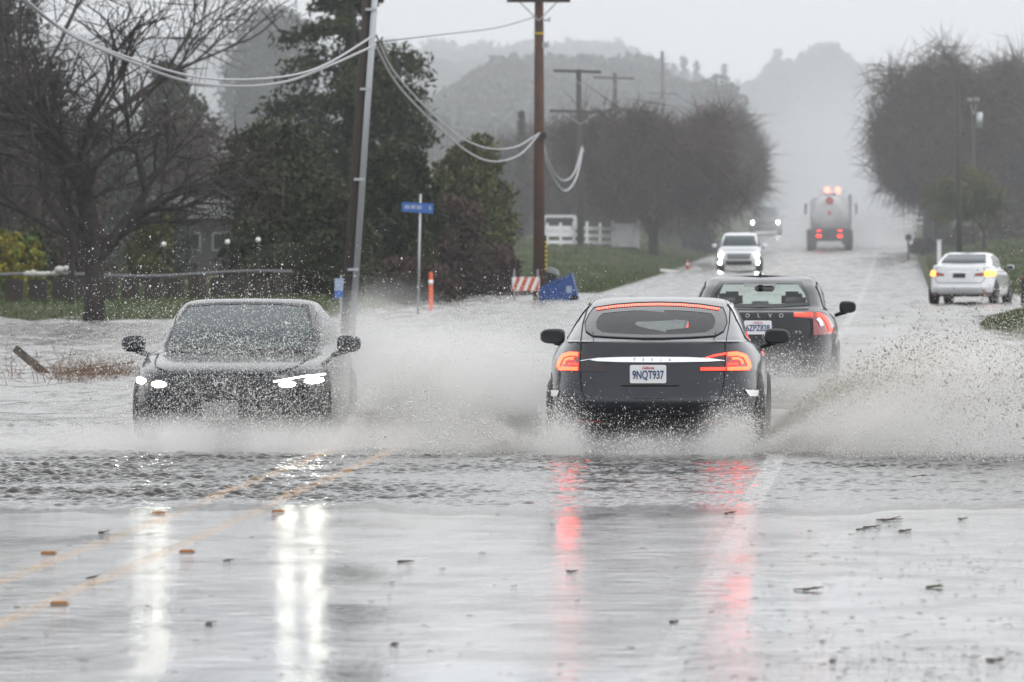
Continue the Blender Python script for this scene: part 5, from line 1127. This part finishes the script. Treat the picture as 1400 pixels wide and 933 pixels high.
twig('dark twig lying inside the red lamp reflection on the left',782,783,18,leafy_=1); twig('dark round leaf near the bottom right',1139,905,12,leafy_=2); twig('dark flat twig at the middle of the right lane edge',1106,808,44,leafy_=2)
twig('green weed clump at the lower right',1277,804,30,'debris_green',4); twig('small green sprig at the water edge on the right',1317,711,16,'debris_green',2); twig('tangle of sticks at the edge of the flood on the right',1256,653,34,leafy_=4)
twig('small dark twig by the white line near the bottom',922,852,16,leafy_=1); twig('curled brown leaf by the second yellow line',126,791,16,leafy_=2); twig('dark leaf on the first yellow line',141,729,14,leafy_=2); twig('dark clump near the lower right corner',1360,905,30,leafy_=5)
twig('two small leaves between the headlight reflections',313,767,12,leafy_=2); twig('dark speck of leaf below the left lane',287,854,14,leafy_=1); twig('dark leaf near the bottom centre',540,882,14,leafy_=1)
for i in range(14): 
    pass
# ------------------------------------------------------------------ spray
def dropmat(name, c):
    m = bpy.data.materials.new(name); m.use_nodes=True; N=m.node_tree.nodes; L=m.node_tree.links; b=N['Principled BSDF']
    b.inputs['Base Color'].default_value=(*c,1); b.inputs['Roughness'].default_value=.25
    t=N.new('ShaderNodeBsdfTranslucent'); t.inputs[0].default_value=(*c,1); x=N.new('ShaderNodeMixShader'); x.inputs[0].default_value=.5
    L.new(b.outputs[0],x.inputs[1]); L.new(t.outputs[0],x.inputs[2]); L.new(x.outputs[0],N['Material Output'].inputs[0]); return m
M['drops']=dropmat('white water drops',(.97,.965,.95)); M['drops_brown']=dropmat('silty water drops',(.55,.50,.42))
def drops(name, label, P, size, m='drops'):
    P = P[P[:,2]>.01]; n=len(P); size = size if np.ndim(size)==0 else size[:n]
    s = (size*np.exp(rng.normal(0,.48,n)))[:,None,None]
    T = np.array([[1,1,1],[1,-1,-1],[-1,1,-1],[-1,-1,1]])*.6; A = rng.normal(size=(n,3,3)); Q,_ = np.linalg.qr(A)
    V = P[:,None,:]+np.einsum('kj,nij->nki', T, Q)*s*np.array([1,1,1.15]); Fb = np.array([[0,1,2],[0,3,1],[0,2,3],[1,3,2]])
    Fc = (np.arange(n)[:,None,None]*4+Fb[None]).reshape(-1,3)
    o = link(name, np_mesh(name, V.reshape(-1,3), Fc), M[m]); tag(o, label, kind='stuff'); return o
def fan(n, x0, y0, side, vx, vz, trail, fwd, ylen=.6, jet=0, clump=0, vmax=99):
    """ballistic sheet thrown sideways from a tyre: drops left behind at speed `trail` along -fwd"""
    u = rng.random(n)
    VX_ = vx[0]+(vx[1]-vx[0])*rng.random(n)**.8
    rat = vz[0]+(vz[1]-vz[0])*rng.beta(2.2,1.5,n); VZ = VX_*rat
    T = 2*VZ/9.8; tau = T*rng.random(n)**.85
    VZ = np.minimum(VZ, vmax*(.45+.55*rng.random(n))); T = 2*VZ/9.8; tau = T*rng.random(n)**.85
    jn = rng.normal(size=(n,3))
    if clump:      # fingers in the sheet
        k = rng.integers(0,clump,n); ra = rng.uniform(vz[0],vz[1],clump); va = rng.uniform(.75,1.15,clump)
        w = rng.random(n)<.55; VZ = np.where(w, VX_*(.25*rat+.75*ra[k])*va[k], VZ); VZ = np.minimum(VZ, vmax*(.45+.55*rng.random(n))); T = 2*VZ/9.8; tau = T*rng.random(n)**.85
    x = x0+side*(VX_*tau*(1-.12*tau)); z = .02+VZ*tau-4.9*tau*tau; y = y0+rng.uniform(-ylen,ylen,n)-fwd*trail*tau
    P = np.stack([x,y,z],-1)+jn*np.array([.05,.1,.04])*(.3+tau[:,None]*2)
    P[:,2] = np.abs(P[:,2]); x,y,z = P.T; ph = rng.uniform(0,6,3)
    v = np.sin(7*x*side-5*z+2.2*np.sin(4*z+ph[0])+ph[1])*np.sin(9*z+3*x+2*np.sin(5*x+2.3*y)+ph[2])+.5*np.sin(23*z-17*x+3*y)
    return P[rng.random(len(P)) < .30+.70*sstep(-.35,.55,v)]
hx = X_at(891,56.7)
# right of the dark grey car
P = np.concatenate([fan(170000, hx+.95, 60.6, 1, (1.2,6.6), (.40,1.15), 7, 1, .5, clump=46, vmax=6), fan(120000, hx+.95, 57.6, 1, (.8,6.0), (.15,.85), 6, 1, .4, clump=30)])
drops('water_spray', 'sheet of white water thrown to the right by the dark grey sedan', P, .0031)
P = np.concatenate([fan(36000, hx+.95, 60.0, 1, (2.0,7.0), (.75,1.2), 7, 1, .4, clump=60, vmax=6.3), fan(7000, hx+.95, 60.0, 1, (3.0,7.5), (.9,1.5), 6, 1, .5, clump=40, vmax=7.4)])
drops('water_spray', 'brownish droplets along the rim of the spray on the right', P, .0046, 'drops_brown')
# left of the dark grey car
P = np.concatenate([fan(120000, hx-.95, 60.6, -1, (.8,4.2), (.4,1.15), 6, 1, .5, clump=30, vmax=4.2), fan(60000, hx-.95, 57.6, -1, (.5,3.6), (.2,.9), 5, 1, .4, clump=20)])
drops('water_spray', 'water thrown to the left by the dark grey sedan towards the oncoming car', P, .0032)
# oncoming car: both sides and in front of it
ox = X_at(322,58.2)
P = np.concatenate([fan(140000, ox+.85, 59.2, 1, (.7,4.0), (.75,2.3), 3.5, -1, .5, clump=40, vmax=5.6), fan(60000, ox+.85, 62.8, 1, (.6,3.5), (.5,1.8), 5, -1, .5, vmax=5)])
drops('water_spray', 'tall cloud of water between the oncoming dark car and the dark grey sedan', P, .0032)
n=33000; P = np.stack([rng.normal(ox+.05,.66,n), 57.4+rng.normal(0,.45,n), np.abs(rng.beta(1.3,2.9,n)*1.3)],-1)
drops('water_spray', 'curtain of bright droplets in front of the oncoming dark car', P, .0028)
n=15000; P = np.stack([rng.normal(ox+.25,.85,n), 57.2+rng.normal(0,.5,n), .75+np.abs(rng.normal(0,.42,n))],-1)
drops('water_spray', 'fine droplets flying above the roof of the oncoming dark car', P, .0030)
P = np.concatenate([fan(4500, ox-.2, 58.2, -1, (.3,2.6), (1.2,6.0), 2, -1, .5, vmax=6.4), fan(30000, ox-.85, 59.0, -1, (.6,4.2), (.1,.5), 3, -1, .8)])
drops('water_spray', 'scattered drops thrown to the left of the oncoming dark car', P, .0034)
# wheel spray behind the hero, and at the black sedan
P = np.concatenate([np.stack([hx+sx*.80+rng.normal(0,.13,12000), 56.5-np.abs(rng.normal(0,.5,12000)), np.abs(rng.normal(0,.22,12000))],-1) for sx in (-1,1)]+[np.stack([hx+rng.normal(0,.55,9000), 56.3-np.abs(rng.normal(0,.3,9000)), np.abs(rng.normal(0,.16,9000))],-1)])
drops('water_spray', 'droplets kicked up behind the rear tyres of the dark grey sedan', P, .0029)
bx = X_at(1036,75.)
P = np.concatenate([fan(26000, bx+.9, 78, 1, (.8,6.0), (.3,.8), 5, 1, .6, clump=20), np.stack([bx+rng.normal(.2,.7,20000), 74.6-np.abs(rng.normal(0,.6,20000)), np.abs(rng.normal(0,.26,20000))],-1)])
drops('water_spray', 'spray around the rear of the black sedan', P, .0038)
# mist: small closed clouds of fine spray
def mist_mat(dens, col, sc, thr, name, full=.15):
    m = bpy.data.materials.new(name); m.use_nodes = True; N=m.node_tree.nodes; L=m.node_tree.links; N.remove(N['Principled BSDF'])
    v = N.new('ShaderNodeVolumePrincipled'); v.inputs['Color'].default_value=(*col,1); v.inputs['Anisotropy'].default_value=.2
    tc = N.new('ShaderNodeTexCoord'); ln = N.new('ShaderNodeVectorMath'); ln.operation='LENGTH'; L.new(tc.outputs['Object'], ln.inputs[0])
    r = N.new('ShaderNodeMapRange'); r.interpolation_type='SMOOTHSTEP'; r.inputs[1].default_value=1; r.inputs[2].default_value=full; r.inputs[3].default_value=0; r.inputs[4].default_value=1; L.new(ln.outputs['Value'], r.inputs[0])
    g = N.new('ShaderNodeNewGeometry'); n = N.new('ShaderNodeTexNoise'); n.inputs['Scale'].default_value=sc; n.inputs['Detail'].default_value=2; L.new(g.outputs['Position'], n.inputs['Vector'])
    r2 = N.new('ShaderNodeMapRange'); r2.inputs[1].default_value=thr; r2.inputs[2].default_value=thr+.28; r2.inputs[3].default_value=.25; r2.inputs[4].default_value=1.4; L.new(n.outputs['Fac'], r2.inputs[0])
    a = N.new('ShaderNodeMath'); a.operation='MULTIPLY'; L.new(r.outputs[0], a.inputs[0]); L.new(r2.outputs[0], a.inputs[1])
    b = N.new('ShaderNodeMath'); b.operation='MULTIPLY'; b.inputs[1].default_value=dens; L.new(a.outputs[0], b.inputs[0]); L.new(b.outputs[0], v.inputs['Density'])
    L.new(v.outputs[0], N['Material Output'].inputs['Volume']); return m
def mist(label, c, d, dens, rot=0, col=(.985,.98,.97), sc=1.6, thr=.38, full=.15):
    r = bmesh.new(); bmesh.ops.create_icosphere(r, subdivisions=3, radius=1); me = bpy.data.meshes.new('mist'); r.to_mesh(me); r.free()
    o = link('mist', me, mist_mat(dens, col, sc, thr, 'fine spray', full)); o.location=c; o.scale=d; o.rotation_euler=(0,rot,0); tag(o, label, kind='stuff'); return o
mist('white mist between the oncoming car and the dark grey sedan', (-4.25,60.5,.42), (1.75,2.6,.85), 1.35)
mist('low white mist spreading before the oncoming car', (-6.3,57.0,.02), (4.2,2.0,.38), 1.5)
mist('tall thin mist above the right wing of the oncoming car', (-5.0,61.5,.75), (.95,1.8,.90), .8)
mist('brownish mist right behind the spray of the dark grey sedan', (-.35,58.6,.30), (2.0,2.8,.62), .8, -.30, (.88,.86,.81))
mist('pale mist low over the water at the right', (.7,56.5,.10), (2.2,3.0,.62), .7)
mist('mist behind the left rear tyre of the dark grey sedan', (hx-.80,55.9,.12), (.42,.9,.46), 1.3)
mist('mist behind the right rear tyre of the dark grey sedan', (hx+.70,55.9,.12), (.42,.9,.46), 1.3)
mist('mist under the tail of the dark grey sedan', (hx,55.9,.02), (1.1,.9,.26), 1.4)
mist('mist around the rear of the black sedan', (bx+.35,75.5,.18), (2.0,3.2,.60), .60)
mist('smooth wedge of fine spray rising to the right of the dark grey sedan', (.15,57.6,.42), (1.9,2.4,.42), .9, -.42)
mist('mist right of the black sedan', (.1,77,.30), (1.8,5.0,.75), .32)
mist('road spray hanging around the tank truck', (-3.6,352,2.4), (5.5,24,3.2), .085, sc=.3, col=(.88,.89,.92))
mist('road spray hanging over the far road', (-2.6,500,6.5), (12,110,10), .026, sc=.1, col=(.82,.84,.88))
mist('rain fog lying over the far hills', (-50,850,12), (280,720,100), .0011, sc=.008, thr=.2, full=.7, col=(.93,.95,.98))
# ------------------------------------------------------------------ haze
m = bpy.data.materials.new('haze air'); m.use_nodes=True; N=m.node_tree.nodes; N.remove(N['Principled BSDF']); v = N.new('ShaderNodeVolumePrincipled')
v.inputs['Color'].default_value=(.93,.95,1,1); v.inputs['Density'].default_value=.00022; m.node_tree.links.new(v.outputs[0], N['Material Output'].inputs['Volume'])
o = MB().box((-45,641,24),(434,1322,54)).build('haze', m); tag(o, kind='stuff')
# ------------------------------------------------------------------ light, camera
W = bpy.data.worlds.new('World'); S.world = W; W.use_nodes=True; N=W.node_tree.nodes; L=W.node_tree.links
EL, AZ = 58, 115      # sun ahead, a little right of the road
sky = N.new('ShaderNodeTexSky'); sky.sky_type='NISHITA'; sky.sun_disc=False; sky.sun_elevation=math.radians(EL); sky.sun_rotation=math.radians(AZ); sky.dust_density=4; sky.air_density=1
hs = N.new('ShaderNodeHueSaturation'); hs.inputs['Saturation'].default_value=.10; L.new(sky.outputs[0], hs.inputs['Color'])
mx = N.new('ShaderNodeMix'); mx.data_type='RGBA'; mx.inputs['Factor'].default_value=.7; mx.inputs['B'].default_value=(11.3,11.5,11.8,1); L.new(hs.outputs[0], mx.inputs['A'])
bg = N['Background']; L.new(mx.outputs['Result'], bg.inputs[0]); bg.inputs[1].default_value=.12
sun = bpy.data.lights.new('sun','SUN'); sun.energy=.6; sun.angle=math.radians(25); sun.color=(1,.97,.93); so = bpy.data.objects.new('sun', sun); COL.objects.link(so)
so.rotation_euler = (math.radians(90-EL),0,math.radians(180-AZ)); so.location=(0,0,30)
cam = bpy.data.cameras.new('camera'); co = bpy.data.objects.new('camera', cam); COL.objects.link(co); S.camera = co
co.location=(0,0,CH); co.rotation_euler=(math.radians(90),0,0)
cam.sensor_width=36; cam.lens=F*36/1400; cam.shift_x=-(VX-700)/1400; cam.shift_y=-(466.5-HY)/1400; cam.clip_start=.5; cam.clip_end=3000
cam.dof.use_dof=True; cam.dof.focus_distance=57; cam.dof.aperture_fstop=6.3; cam.dof.aperture_blades=0
S.view_settings.view_transform='Standard'; S.view_settings.look='None'; S.view_settings.exposure=.27; S.view_settings.gamma=1
S.render.engine='CYCLES'; c = S.cycles; c.max_bounces=6; c.diffuse_bounces=3; c.glossy_bounces=3; c.transparent_max_bounces=12; c.transmission_bounces=3; c.volume_bounces=2
c.sample_clamp_indirect=4; c.sample_clamp_direct=0; c.caustics_reflective=False; c.caustics_refractive=False; c.use_denoising=True; c.volume_step_rate=2; c.volume_max_steps=64
try: c.denoiser='OPENIMAGEDENOISE'
except Exception: pass
